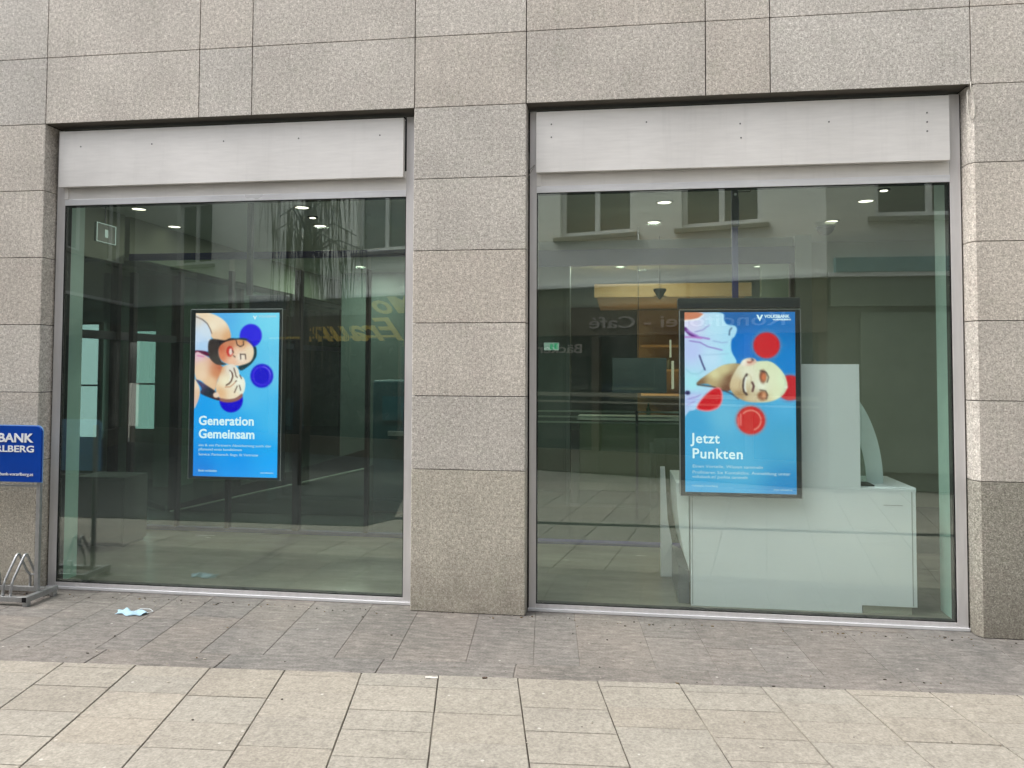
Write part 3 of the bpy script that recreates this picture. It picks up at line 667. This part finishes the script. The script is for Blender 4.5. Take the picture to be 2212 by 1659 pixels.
cv.poly(Q((212, 718), (225, 690), (290, 640), (350, 600), (430, 562), (550, 558), (540, 610), (490, 680), (470, 760), (420, 766), (345, 738), (290, 715)), grad((120, 550, (130, 95, 65)), (230, 480, (225, 215, 165)), (300, 440, (215, 200, 150)), (350, 520, (125, 85, 60)), (330, 600, (115, 72, 52)), (200, 560, (190, 165, 120))))
cv.line(Q((215, 722), (260, 728), (345, 738), (420, 768)), 9, (75, 50, 40)); cv.line(Q((420, 766), (480, 790), (530, 830)), 9, (60, 60, 75))
cv.poly(Q((212, 905), (235, 850), (285, 790), (340, 748), (390, 745), (410, 790), (408, 850), (380, 900), (320, 925), (260, 925)), (240, 130, 140), 3)
cv.poly(Q((222, 900), (245, 850), (290, 797), (342, 757), (385, 755), (400, 795), (398, 848), (372, 890), (318, 914), (262, 914)), (208, 12, 30))
cv.poly(Q((540, 562), (600, 545), (660, 538), (760, 538), (825, 580), (872, 640), (893, 700), (893, 745), (860, 800), (790, 842), (700, 855), (600, 850), (530, 822), (482, 778), (463, 735), (475, 670), (508, 605)), grad((400, 560, (215, 190, 150)), (480, 480, (232, 228, 205)), (620, 410, (222, 228, 190)), (760, 520, (225, 238, 200)), (700, 640, (228, 232, 195)), (520, 660, (205, 185, 150)), (420, 640, (170, 135, 95)), (580, 560, (235, 235, 215)), (640, 520, (228, 230, 195)), (640, 680, (215, 205, 165))))
cv.poly(Q((545, 568), (552, 535), (585, 515), (630, 512), (658, 528), (655, 555), (600, 575)), grad((450, 380, (245, 240, 225)), (500, 390, (225, 180, 160)))); cv.line(Q((595, 545), (615, 548), (632, 535)), 9, (150, 70, 60)); cv.line(Q((625, 520), (638, 530)), 9, (30, 40, 70))
x, y = Qc(712, 655); cv.disc(x, y, 26, (125, 70, 50), 4, 50); cv.disc(x+6, y+5, 18, (205, 115, 75), 3, 30); cv.line(Q((690, 610), (735, 620), (755, 660), (745, 700)), 7, (60, 40, 40))
x, y = Qc(712, 803); cv.disc(x, y, 38, (145, 85, 55), 5, 36); cv.disc(x+10, y-4, 16, (215, 150, 110), 4, 22); cv.line(Q((690, 758), (735, 765), (750, 800), (740, 830)), 7, (75, 50, 45))
cv.line(Q((590, 640), (570, 680), (565, 730), (572, 770), (592, 795)), 18, (70, 50, 48)); cv.line(Q((586, 662), (578, 700), (578, 745), (586, 770)), 12, (240, 240, 230)); cv.line(Q((605, 635), (625, 665), (605, 790), (620, 800)), 4, (190, 165, 130)); cv.line(Q((545, 680), (535, 730), (550, 790)), 5, (180, 150, 115))
cv.line(Q((632, 700), (645, 730), (635, 768)), 15, (85, 45, 50)); cv.line(Q((745, 600), (760, 560)), 4, (200, 205, 170)); cv.line(Q((860, 650), (880, 690), (875, 760), (845, 800)), 5, (180, 195, 170))
cv.line(Q((880, 735), (898, 738)), 8, (250, 250, 240))
x, y = Qc(627, 992); cv.disc(x, y, 119, (170, 130, 140), 6, alpha=.75); cv.disc(x, y, 106, (204, 42, 42), 3); cv.ring(x, y, 76, 9, (245, 160, 140), 220, 359); cv.ring(x, y, 76, 9, (245, 160, 140), 0, 75); cv.line(Q((550, 945), (552, 1030)), 9, (240, 150, 140)); cv.line(Q((532, 970), (535, 1030)), 8, (240, 150, 140))
RIGHT = cv

def screen(name_loc, w_, h_, label, cv, brd, Y=.46):
    x0, z0 = name_loc
    t = empty('advertising_screen', label, 'screen', (x0+w_/2, Y, z0), group=None)
    X0, X1 = -w_/2, w_/2
    obj('housing', B((X0, X1, .001, .075, 0, h_)), BEZEL, t, bevel=.006)
    b = brd
    obj('bezel', B((X0+.004, X0+b[0], -.012, .0005, .004, h_-.004), (X1-b[1], X1-.004, -.012, .0005, .004, h_-.004), (X0+b[0], X1-b[1], -.0118, .0005, h_-b[2], h_-.004), (X0+b[0], X1-b[1], -.0118, .0005, .004, b[3])), BEZEL, t, bevel=.0015)
    g = .003
    obj('bezel_line', B((X0+.001, X1-.001, -.006, .0, h_-.003, h_+.003), (X0-.002, X0+.003, -.005, .0, 0, h_-.004), (X1-.003, X1+.002, -.005, .0, 0, h_-.004)), ALU, t)
    dw, dh = w_-b[0]-b[1], h_-b[2]-b[3]
    dp = display_mesh(cv, 'display', dw, dh, t, (X0+b[0], -.004, h_-b[2]), SCRK)
    return t, X0+b[0], h_-b[2], dw, dh
# left screen stands on a floor post
t, X, Z, dw, dh = screen((-3.300, .785), .752, 1.315, 'lit blue advertising screen with two lying faces, in the left window', LEFT, (.040, .022, .030, .022))
def at(u, v, fx=772, fy=1425): return (X+dw*u/fx, -.0065, Z-dh*v/fy)
u, v = Lc(160, 1075); text('headline', 'Generation', .098, TXT, t, at(u, v), bold=.0022, sx=.98, spacing=1.03)
u, v = Lc(160, 1190); text('headline', 'Gemeinsam', .098, TXT, t, at(u, v), bold=.0022, sx=.98, spacing=1.01)
for s_, yy, wd in (('ein & ein Partnern Absicherung auch der', 1262, 665), ('pflanzend erste konditionen', 1298, 395), ('Service: Partnersch. fingn. fit Vertreter', 1342, 550)):
    u, v = Lc(160, yy); o = text('small_print', s_, .028, TXT2, t, at(u, v)); o.scale.x = (wd/772*dw)/max(o.dimensions.x, .01)
u, v = Lc(158, 1482); o = text('small_print', 'Bank verbinden', .026, TXT2, t, at(u, v)); o.scale.x = (170/772*dw)/o.dimensions.x
u, v = Lc(725, 1487); o = text('small_print', 'www.volksbank.at', .016, TXT2, t, at(u, v)); o.scale.x = (120/772*dw)/o.dimensions.x
def vmark(p, s, parent):
    bm = bmesh.new()
    for pts in ([(-.5, .5), (-.22, .5), (0, 0), (0, -.5), (-.12, -.25)], [(.5, .5), (.22, .5), (0.02, 0), (.02, -.5), (.12, -.25)]):
        prism(bm, [(p[0]+a*s, p[2]+b*s) for a, b in pts], p[1]-.001, p[1], 'y')
    return obj('emblem', bm, TXT, parent)
u, v = Lc(680, 140); vmark(at(u, v), .032, t); u, v = Lc(712, 138); text('logo_lettering', 'VOLKSBANK', .026, TXT2, t, at(u, v), sx=1)
obj('pole', B((.03, .07, .085, .125, 1.4305, 2.414)), DARKM, t, bevel=.003)
obj('bracket', B((.06, .37, .08, .14, 1.27, 1.43)), BEZEL, t, bevel=.004)
# right screen hangs from a pole
t, X, Z, dw, dh = screen((.430, .778), .806, 1.282, 'lit blue advertising screen with one lying face and red discs, hanging in the right window', RIGHT, (.034, .036, .018, .030), .285)
def at(u, v, fx=838, fy=1392): return (X+dw*u/fx, -.0065, Z-dh*v/fy)
u, v = Qc(180, 1172); text('headline', 'Jetzt', .097, TXT, t, at(u, v), bold=.0016, spacing=1.06)
u, v = Qc(185, 1290); text('headline', 'Punkten', .097, TXT, t, at(u, v), bold=.0016, spacing=1.08)
for s_, yy, wd in (('Einen Vorteile, Wissen sammeln', 1362, 530), ('Profitieren Sie Kontaktlos. Anmeldung unter', 1408, 735), ('volksbank.at/ punkte sammeln', 1442, 420)):
    u, v = Qc(190, yy); o = text('small_print', s_, .030, TXT2, t, at(u, v)); o.scale.x = (wd/838*dw)/o.dimensions.x
u, v = Qc(190, 1508); o = text('small_print', 'Volksbank Vorarlberg', .018, TXT2, t, at(u, v)); o.scale.x = (195/838*dw)/o.dimensions.x
u, v = Qc(805, 1524); o = text('small_print', 'www.volksbank.at', .016, TXT2, t, at(u, v)); o.scale.x = (140/838*dw)/o.dimensions.x
u, v = Qc(680, 205); vmark(at(u, v), .045, t)
u, v = Qc(715, 203); o = text('logo_lettering', 'VOLKSBANK', .030, TXT, t, at(u, v), bold=.0008); o.scale.x = (190/838*dw)/o.dimensions.x
u, v = Qc(778, 222); o = text('logo_lettering', 'VORARLBERG', .014, TXT, t, at(u, v), bold=.0006); o.scale.x = (136/838*dw)/o.dimensions.x
obj('top_housing', B((-.414, .400, -.02, .075, 1.290, 1.362)), BEZEL, t, bevel=.006)
obj('pole', B((-.040, .0, .02, .06, 1.363, 2.41)), PURPLE, t, bevel=.004)
bm = bmesh.new(); prism(bm, [(-.045, 1.86), (.005, 1.86), (.005, 2.02), (-.005, 2.12), (-.035, 2.12), (-.045, 2.02)], -.0, .018, 'y'); obj('pole_sleeve', bm, BLACK, t)
bm = bmesh.new(); tube(bm, rounded([(-.02, .01, 2.10), (.085, .01, 2.10), (.085, .01, 2.15)], .01), .0035, 6); obj('cable', bm, BLACK, t)
bm = bmesh.new(); tube(bm, [(-.02, -.0005, 2.08), (-.02, -.006, 2.08)], .009, 12); obj('bolt', bm, ALU_RAIL, t)

# ------------------------------------------------------------------ white counter in the right window
t = empty('service_counter', 'white reception counter with tall rear panel behind the right window', 'counter', (0, .36, .012))
Z0 = 0
bm = bmesh.new(); prism(bm, [(.506, 0), (1.635, 0), (1.635, .052), (1.985, .052), (1.985, .838), (.506, .838)], 0, .03, 'y'); obj('rear_panel', bm, COUNTER, t, bevel=.002)
obj('tall_panel', B((1.215, 1.635, .0005, .031, .8385, 1.675)), COUNTER, t, bevel=.002)
obj('edge_strip', B((1.9555, 1.962, -.003, -.0005, .06, .82), (.515, .52, -.003, -.0005, .01, .80)), COUNTER_EDGE, t)
obj('toe_kick', B((1.645, 1.955, .015, .06, .001, .051)), plain('toe_kick_cream', (.46, .46, .36), .5), t)
obj('carcass', B((.53, 1.955, .0315, .55, .06, .80)), COUNTER, t, bevel=.003)
obj('worktop', B((1.64, 2.0, .032, .60, .805, .842), (.53, 1.2, .032, .60, .805, .842)), COUNTER, t, bevel=.004)
obj('slot', B((1.78, 1.90, -.002, -.0005, .725, .729)), COUNTER_EDGE, t)
obj('tray', B((1.65, 1.74, .05, .20, .8425, .853)), BLACK, t, bevel=.003)
# curved glass side of the counter
def arc(cx, cz, r1, r2, a0, a1, n=18):
    o = [(cx+r1*math.cos(R_(a0+(a1-a0)*i/n)), cz+r2*math.sin(R_(a0+(a1-a0)*i/n))) for i in range(n+1)]; return o
bm = bmesh.new(); prism(bm, arc(1.40, .843, .445, .76, 0, 62) + arc(1.40, .843, .335, .57, 62, 0), .20, .215, 'y'); obj('curved_frame', bm, plain('curved_frame_grey', (.60, .70, .70), .4), t)
bm = bmesh.new(); prism(bm, arc(1.40, .843, .334, .565, 0, 62) + [(1.64, .845)], .205, .209, 'y'); obj('curved_glass', bm, GLASS_CURVE, t)
# overhanging left end
bm = bmesh.new(); prism(bm, [(.500, .23), (.475, .30), (.452, .40), (.432, .52), (.418, .66), (.412, .838), (.500, .838)], .034, .715, 'y'); obj('curved_end', bm, plain('counter_end_white', (.80, .86, .86), .3), t, bevel=.003)
bm = bmesh.new(); prism(bm, [(.44, 0), (.44, .20), (.395, .45), (.375, .86), (.34, .86), (.34, 0)], .72, .76, 'y'); obj('side_cheek', bm, COUNTER, t, bevel=.002)
bm = bmesh.new(); prism(bm, [(.425, .0), (.50, .0), (.50, .222), (.425, .26)], .05, .70, 'y'); obj('plinth', bm, plain('plinth_grey', (.13, .15, .155), .4), t)

# ------------------------------------------------------------------ bicycle rack with sign
t = empty('bicycle_rack', 'galvanised bicycle rack with blue bank sign at the left pillar', 'bicycle rack', (-4.568, -.16, 0))
X1 = .535
def sq(bm, p, q, s=.02):
    x0, x1 = sorted((p[0], q[0])); y0, y1 = sorted((p[1], q[1])); z0, z1 = sorted((p[2], q[2])); box(bm, x0-s*(x1-x0 < 1e-6), x1+s*(x1-x0 < 1e-6), y0-s*(y1-y0 < 1e-6), y1+s*(y1-y0 < 1e-6), z0-s*(z1-z0 < 1e-6), z1+s*(z1-z0 < 1e-6))
obj('base_rail', B((-.70, X1-.021, -.142, -.108, .028, .062), (-.70, X1-.021, .098, .128, .028, .062)), STEEL, t, bevel=.003)
obj('side_rail', B((X1-.02, X1+.018, -.155, .148, .030, .068)), STEEL, t, bevel=.003)
obj('end_cap', B((X1-.017, X1+.015, -.1575, -.1555, .033, .065)), BLACK, t)
for yy in (-.13, .12): obj('foot', B((X1-.018, X1+.016, yy-.018, yy+.018, .001, .029)), STEEL, t)
obj('sign_post', B((X1-.045, X1-.015, -.016, .010, .069, 1.19)), STEEL, t, bevel=.003)
obj('sign_post', B((-.70, -.67, -.016, .010, .069, 1.19)), STEEL, t, bevel=.003)
obj('cross_bar', B((-.70, X1-.046, -.012, .006, .795, .81)), STEEL, t, bevel=.002)
for x in (.405, .345, .10, .04, -.20, -.26, -.50, -.56):
    bm = bmesh.new(); tube(bm, rounded([(x, -.125, .063), (x, -.122, .14), (x+.005, .0, .335), (x+.010, .085, .17), (x+.010, .112, .15), (x+.010, .114, .063)], .035, 4), .0085, 8); obj('hoop', bm, STEEL, t, smooth=True)
for x in (.41, .105, -.195, -.495):
    bm = bmesh.new(); tube(bm, [(x-.06, .105, .15), (x+.01, .105, .15)], .007, 8); obj('hoop_link', bm, STEEL, t)
# sign board with clipped round corner
SB = plain('sign_blue', (.001, .05, .36), .3, 0, .5, .05); SE = plain('sign_edge_pale_blue', (.22, .42, .70), .4)
def rr(x0, x1, z0, z1, r): 
    o = [(x0, z0), (x1, z0)]
    o += [(x1-r+r*math.cos(R_(a)), z1-r+r*math.sin(R_(a))) for a in range(0, 91, 9)]
    o += [(x0+r+r*math.cos(R_(a)), z1-r+r*math.sin(R_(a))) for a in range(90, 181, 9)]
    return o
bm = bmesh.new(); prism(bm, rr(-.72, X1+.0, .835, 1.228, .045), -.034, -.020, 'y'); sb = obj('sign_board', bm, [SB], t)
bm = bmesh.new(); prism(bm, rr(-.726, X1+.006, .830, 1.234, .048), -.0195, -.0165, 'y'); obj('board_rim', bm, SE, sb)
WT = plain('sign_white', (.80, .83, .86), .4)
def sign_text(s_, z, size, xr, wd, bold):
    o = text('lettering', s_, size, WT, sb, (0, -.0355, z), bold=bold)
    o.scale.x = wd/o.dimensions.x; o.location.x = xr-wd; return o
sign_text('VOLKSBANK', 1.115, .086, X1-.055, .60, .0026)
sign_text('VORARLBERG', 1.045, .064, X1-.052, .545, .0014)
sign_text('www.volksbank-vorarlberg.at', .878, .030, X1-.055, .42, .0003)

# ------------------------------------------------------------------ litter and cables
bm = bmesh.new(); random.seed(5); nx, ny = 20, 12
gr = [[None]*(ny+1) for _ in range(nx+1)]
for i in range(nx+1):
    for j in range(ny+1):
        u, v = i/nx, j/ny
        x = (u-.5)*.20; y = (v-.5)*(.10-.045*abs(u-.42)) + .012*math.sin(u*11); y += .008*math.sin(u*7+v*3)
        z = .006 + .016*abs(math.sin(u*6.2+v*4))*(1-abs(2*v-1))**.6 + .018*math.exp(-((u-.25)/.12)**2-((v-.6)/.2)**2) + random.uniform(-.0015, .0015)
        x += .010*math.sin(v*9+u*4)
        gr[i][j] = bm.verts.new((x, y, z))
for i in range(nx):
    for j in range(ny): bm.faces.new((gr[i][j], gr[i+1][j], gr[i+1][j+1], gr[i][j+1]))
o = obj('crumpled_mask', bm, plain('pale_blue_fleece', (.34, .50, .60), .8, 0, .2, .1, 40), smooth=True)
o.location = (-3.22, -.33, 0); s_ = o.modifiers.new('Thick', 'SOLIDIFY'); s_.thickness = .002
tag(o, 'crumpled pale blue face mask lying on the pavement below the left window', 'litter')
bm = bmesh.new(); tube(bm, [(.0, .0, .008), (.03, .05, .02), (.08, .075, .012), (.12, .05, .006), (.10, .01, .006)], .0018, 6); e_ = obj('ear_loop', bm, plain('loop_white', (.7, .75, .78), .7), o, smooth=True)
for (x, y, a, sx, lb) in ((-.98, -1.09, .1, .034, 'white crumb of litter on the joint left of the middle pillar'), (-.70, -1.05, .5, .012, 'dark cigarette end on the edge of the border course')):
    bm = bmesh.new(); tube(bm, [(-sx, 0, .006), (-sx*.3, .002, .007), (sx*.4, -.002, .006), (sx, .001, .006)], .0055, 8)
    o = obj('paper_scrap' if sx > .02 else 'cigarette_end', bm, plain('litter_white' if sx > .02 else 'litter_dark', (.75, .72, .68) if sx > .02 else (.09, .06, .045), .8)); o.location = (x, y, .0); o.rotation_euler.z = a; tag(o, lb, 'litter')
bm = bmesh.new(); tube(bm, rounded([(2.222, -.004, 3.475), (2.214, -.012, 3.44), (2.236, -.006, 3.36), (2.246, -.004, 3.27), (2.222, .004, 3.21), (2.207, .012, 3.30), (2.205, .014, 3.42)], .03), .0028, 6)
tag(obj('cable', bm, plain('cable_pale', (.55, .53, .47), .5), smooth=True), 'thin pale cable loop at the top corner of the right pillar', 'cable')
bm = bmesh.new(); tube(bm, rounded([(-.606, .11, 3.30), (-.615, .06, 3.22), (-.606, .11, 3.15), (-.604, .11, 3.02), (-.555, .10, 3.07), (-.612, .05, 2.95), (-.607, .11, 2.80)], .03), .0024, 6)
tag(obj('cable', bm, plain('cable_grey', (.30, .29, .27), .5), smooth=True), 'thin grey cable in the gap beside the middle pillar', 'cable')

# ------------------------------------------------------------------ the other side of the street (seen mirrored in the panes)
REND = plain('render_offwhite', (.80, .80, .76), .9, 0, .2, .07, .9)
REND2 = plain('render_grey', (.62, .62, .57), .9, 0, .2, .07, .9)
PVC = plain('white_window_frame', (.72, .72, .72), .4); SHOPD = plain('shopfront_brown', (.10, .085, .06), .5); SHOPG = plain('shopfront_green_grey', (.20, .24, .19), .5, var=.1, scale=1.5)
SILLM = plain('sill_stone', (.22, .22, .18), .7); TEAL = plain('awning_teal', (.22, .36, .36), .6); YEL = plain('lettering_yellow', (.68, .48, .09), .5); WARMW = plain('cafe_warm_wall', (.45, .27, .12), .6)
def house(name, label, loc, rz, length, wins, mat, height=6.6, xs0=0):
    """local frame: x runs along the front away from the corner, front faces local -y (towards the bank), z up"""
    t = empty(name, label, 'building', loc, rz)
    zs = [2.95, 3.72, 5.05, height]
    bm = bmesh.new(); xs = sorted([xs0, length]+[v for w_ in wins for v in w_])
    for a, b in zip(xs, xs[1:]):
        isw = (a, b) in wins
        if isw: box(bm, a, b, 0, .3, 2.96, 3.72); box(bm, a, b, 0, .3, 5.05, height)
        else: box(bm, a, b, 0, .3, 2.96, height)
    obj('wall', bm, mat, t)
    obj('rear_wall', B((xs0, length, 5.8, 6, 0, height), (xs0, xs0+.2, .31, 5.79, 0, height), (length-.2, length, .31, 5.79, 0, height)), mat, t)
    obj('roof', B((xs0-.2, length+.2, -.35, 6.2, height+.001, height+.25)), SILLM, t)
    for a, b in wins:
        fr = obj('window', B((a+.001, a+.07, .08, .15, 3.721, 5.049), (b-.07, b-.001, .08, .15, 3.721, 5.049), (a+.07, b-.07, .081, .15, 3.721, 3.80), (a+.07, b-.07, .081, .15, 4.97, 5.049), ((a+b)/2-.04, (a+b)/2+.04, .079, .15, 3.80, 4.97)), PVC, t, bevel=.004)
        obj('pane', B((a+.071, b-.071, .12, .13, 3.801, 4.969)), OPGLASS, fr)
        obj('sill', B((a-.10, b+.10, -.07, .078, 3.655, 3.719)), SILLM, fr)
    obj('cornice', B((xs0, length, -.09, .29, 2.90, 2.959)), PVC, t, bevel=.005)
    return t
# building opposite the right window: plane y=-5.6, x 2.86..9
t = house('opposite_house', 'grey rendered house across the street, mirrored at the right of the right window', (9.5, -5.6, 0), math.pi, 6.64, [(4.55, 6.0), (1.6, 3.0)], REND2)
obj('fascia', B((0, 6.6, -.04, .2, 2.50, 2.899)), SHOPG, t); obj('awning_box', B((0, 6.55, -.10, -.001, 2.961, 3.16)), TEAL, t)
obj('shopfront', B((0, 6.64, .05, .25, 0, 2.499)), SHOPG, t)
for a in (.3, 2.4, 4.5): obj('shop_panel', B((a, a+1.7, .02, .049, .25, 2.42)), plain('roller_panel_green', (.27, .33, .27), .5), t)
# building opposite the rest: runs off obliquely from the corner
ang = math.atan2(-.309, -.951)
t = house('opposite_house', 'off-white rendered house with cafe across the street, mirrored in both windows', (2.86, -5.6, 0), ang, 14.0, [(.85, 2.0), (2.75, 3.95), (4.9, 6.0), (6.75, 7.95), (11.6, 12.6)], REND)
T = Matrix.Rotation(-ang, 4, 'Z')
# local y>0 lies away from the bank? check the sign of the front normal
# the front normal of the rotated frame (local -y) is (sin ang, -cos ang)
bm = bmesh.new()
for a, b, mi in ((.05, 1.0, 0), (1.1, 3.3, 1), (3.45, 5.4, 0), (5.5, 6.9, 1), (7.1, 9.9, 0), (10.1, 13.5, 0)): box(bm, a, b, .12, .16, .35, 2.15, 0)
obj('shop_glass', bm, OPGLASS, t)
obj('shop_pier', B(*[(a, a+.12, .05, .25, 0, 2.45) for a in (0, 1.0, 3.32, 5.4, 6.95, 9.95, 13.6)]), SHOPD, t)
obj('shop_plinth', B((.12, 14, .06, .25, 0, .349)), SHOPD, t)
obj('sign_fascia', B((0, 6.9, -.02, .26, 2.152, 2.60), (6.9, 14, -.02, .26, 2.152, 2.60)), SHOPD, t)
obj('upper_band', B((0, 14, .0, .27, 2.601, 2.899)), plain('band_olive', (.15, .14, .09), .6), t)
obj('shop_rail', B((.12, 6.9, -.03, -.005, 1.10, 1.13), (.12, 6.9, -.03, -.005, 1.20, 1.26)), SILLM, t)
obj('yellow_band', B((7.0, 10.0, -.04, -.021, 2.17, 2.21)), YEL, t)
LET = plain('lettering_grey', (.36, .33, .31), .5)
# local frame front is -y; text must run towards the viewer's right when seen from the street
def front_text(s_, x_start, z, size, mat, parent, ext=.01):
    return text('lettering', s_, size, mat, parent, (x_start, -.035, z), rot=(math.pi/2, 0, 0), ext=ext, bold=.002)
FT = front_text('Konditorei - Café', .52, 2.26, .255, LET, t); FT.scale.x = 2.9/FT.dimensions.x
FT2 = front_text('Bäckerei', 3.55, 1.88, .20, LET, t); FT2.scale.x = .95/FT2.dimensions.x

# yellow script sign over the far shop (reads mirrored in the left window)
def script(s_, x0, z0, size, wd):
    cu = bpy.data.curves.new('script', 'FONT'); cu.body = s_; cu.size = size; cu.extrude = .012; cu.offset = .008; cu.shear = .55; cu.resolution_u = 3
    q = bpy.data.objects.new('script', cu); C.objects.link(q); me = bpy.data.meshes.new_from_object(q.evaluated_get(bpy.context.evaluated_depsgraph_get())); bpy.data.objects.remove(q)
    me.materials.clear(); me.materials.append(YEL)
    o = bpy.data.objects.new('script_lettering', me); C.objects.link(o); o.location = (x0, -.04, z0); o.rotation_euler = (math.pi/2, 0, 0); o.parent = t; o.scale.x = wd/o.dimensions.x
script('Fraum', 6.85, 2.12, .58, 2.3)
script('Mo', 6.45, 2.60, .50, 1.1)

# slender weeping tree in the street behind the camera (mirrored above the left screen)
tr = empty('weeping_tree', 'slender leafless weeping tree mirrored above the left screen', 'tree', (-4.35, -4.9, 0))
random.seed(11)
bm = bmesh.new()
def taper(bm, pts, r0, r1, n=7):
    pts = [Vector(p) for p in pts]; rings = []
    for i, p in enumerate(pts):
        tt = (pts[min(i+1, len(pts)-1)]-pts[max(i-1, 0)]).normalized(); ref = Vector((0, 1, 0)) if abs(tt.z) > .7 else Vector((0, 0, 1))
        u = tt.cross(ref).normalized(); v = tt.cross(u); rr_ = r0+(r1-r0)*i/(len(pts)-1)
        rings.append([bm.verts.new(p+u*math.cos(2*math.pi*k/n)*rr_+v*math.sin(2*math.pi*k/n)*rr_) for k in range(n)])
    for a, b in zip(rings, rings[1:]):
        for k in range(n): bm.faces.new((a[k], a[(k+1) % n], b[(k+1) % n], b[k]))
    bm.faces.new(rings[0][::-1]); bm.faces.new(rings[-1])
taper(bm, [(0, 0, 0), (.03, .01, 1.2), (-.02, .02, 2.6), (.03, 0, 3.9), (0, .02, 5.0), (.03, 0, 5.9)], .085, .02, 10)
BARK = plain('tree_bark', (.055, .05, .038), .9, 0, .2, .3, 12)
obj('trunk', bm, BARK, tr, smooth=True)
bm = bmesh.new(); bt = bmesh.new()
for i in range(34):
    z = random.uniform(3.0, 5.7); a = random.uniform(0, 2*math.pi); L_ = random.uniform(.35, .95)
    p0 = Vector((0, 0, z)); p1 = p0+Vector((math.cos(a)*L_*.5, math.sin(a)*L_*.4, .28)); p2 = p0+Vector((math.cos(a)*L_, math.sin(a)*L_*.7, .12))
    taper(bm, [p0, p1, p2], .018, .006, 5)
    for k in range(7):
        f = random.uniform(.3, 1); q = p0.lerp(p2, f)+Vector((random.uniform(-.06, .06), random.uniform(-.06, .06), .1)); dl = random.uniform(.7, 1.9)
        dx, dy = random.uniform(-.10, .10), random.uniform(-.10, .10)
        taper(bt, [q, q+Vector((dx*.5, dy*.5, -dl*.3)), q+Vector((dx, dy, -dl*.7)), q+Vector((dx*1.1, dy, -dl))], .0065, .003, 4)
obj('limbs', bm, BARK, tr); obj('twigs', bt, plain('twig_olive', (.10, .095, .05), .9), tr)

# pale notice panel deep in the hall, left of the right screen
t = empty('notice_panel', 'pale blue-grey notice panel hanging left of the right screen', 'panel', (.23, 3.3, 0))
obj('panel', B((-.28, .30, 0, .02, 1.38, 1.76)), plain('notice_blue_grey', (.10, .125, .135), .4), t)
bm = bmesh.new(); tube(bm, [(0, .01, 1.76), (0, .01, 3.199)], .004, 6); obj('hanger', bm, DARKM, t)

# grit and small litter gathered along the foot of the wall and in the slab joints
bm = bmesh.new(); random.seed(21)
for i in range(300):
    if i < 190: x, y = random.uniform(-4.6, 2.9), -abs(random.gauss(0, .05))-.006
    elif i < 240: x = random.uniform(-4.6, 2.9); y = inner(x) - random.uniform(0, .2)
    else: x, y = random.uniform(-4, 2.5), random.uniform(-1.9, -.05)
    s_ = random.choice((.0025, .003, .004, .006)); v = bmesh.ops.create_icosphere(bm, subdivisions=1, radius=s_, matrix=Matrix.Translation((x, y, .0025+s_*.3)) @ Matrix.Diagonal((random.uniform(.8, 2), random.uniform(.7, 1.3), .6, 1)))
    mi = random.choice((0, 0, 1, 2))
    for vv in v['verts']:
        for f in vv.link_faces: f.material_index = mi
tag(obj('grit', bm, [plain('grit_dark', (.06, .05, .04), .9), plain('grit_pale', (.38, .35, .30), .9), plain('grit_leaf', (.14, .09, .04), .9)]), 'scattered grit and crumbs on the paving along the wall', 'grit', kind='stuff')

# third house closing the street at the far left (mirrored at the left of the left window)
c0, c1 = Vector((-10.35, -9.9)), Vector((-9.15, -4.9)); ang3 = math.atan2(c1.y-c0.y, c1.x-c0.x)
t = house('corner_house', 'grey corner house closing the street, mirrored at the left edge of the left window', (c0.x, c0.y, 0), ang3, (c1-c0).length, [(.6, 1.4), (2.4, 3.4)], plain('render_mid_grey', (.30, .31, .27), .9, 0, .2, .08, .9))
obj('shop_glass', B((.2, 2.9, .12, .16, .35, 2.2), (3.1, 5.0, .12, .16, .35, 2.2)), OPGLASS, t)
obj('shopfront', B((0, .2, .05, .25, 0, 2.5), (2.9, 3.1, .05, .25, 0, 2.5), (.2, 2.9, .06, .25, 0, .349), (3.1, 5.0, .06, .25, 0, .349), (.2, 5.0, .05, .25, 2.201, 2.5)), SHOPD, t)
obj('upper_band', B((0, 5.1, .0, .27, 2.501, 2.899)), plain('band_dark_green', (.05, .08, .065), .6), t)
# dark ground sheet added out of view to darken the left window's reflection
bm = bmesh.new(); prism(bm, [(-11, -2.32), (-2.6, -2.32), (-2.4, -2.72), (-2.9, -5.2), (-3.6, -8.2), (-11, -11)], .002, .008, 'z')
obj('added_dark_ground', bm, plain('dark_ground_grey', (.045, .047, .046), .85, 0, .3, .2, 3))['kind'] = 'structure'
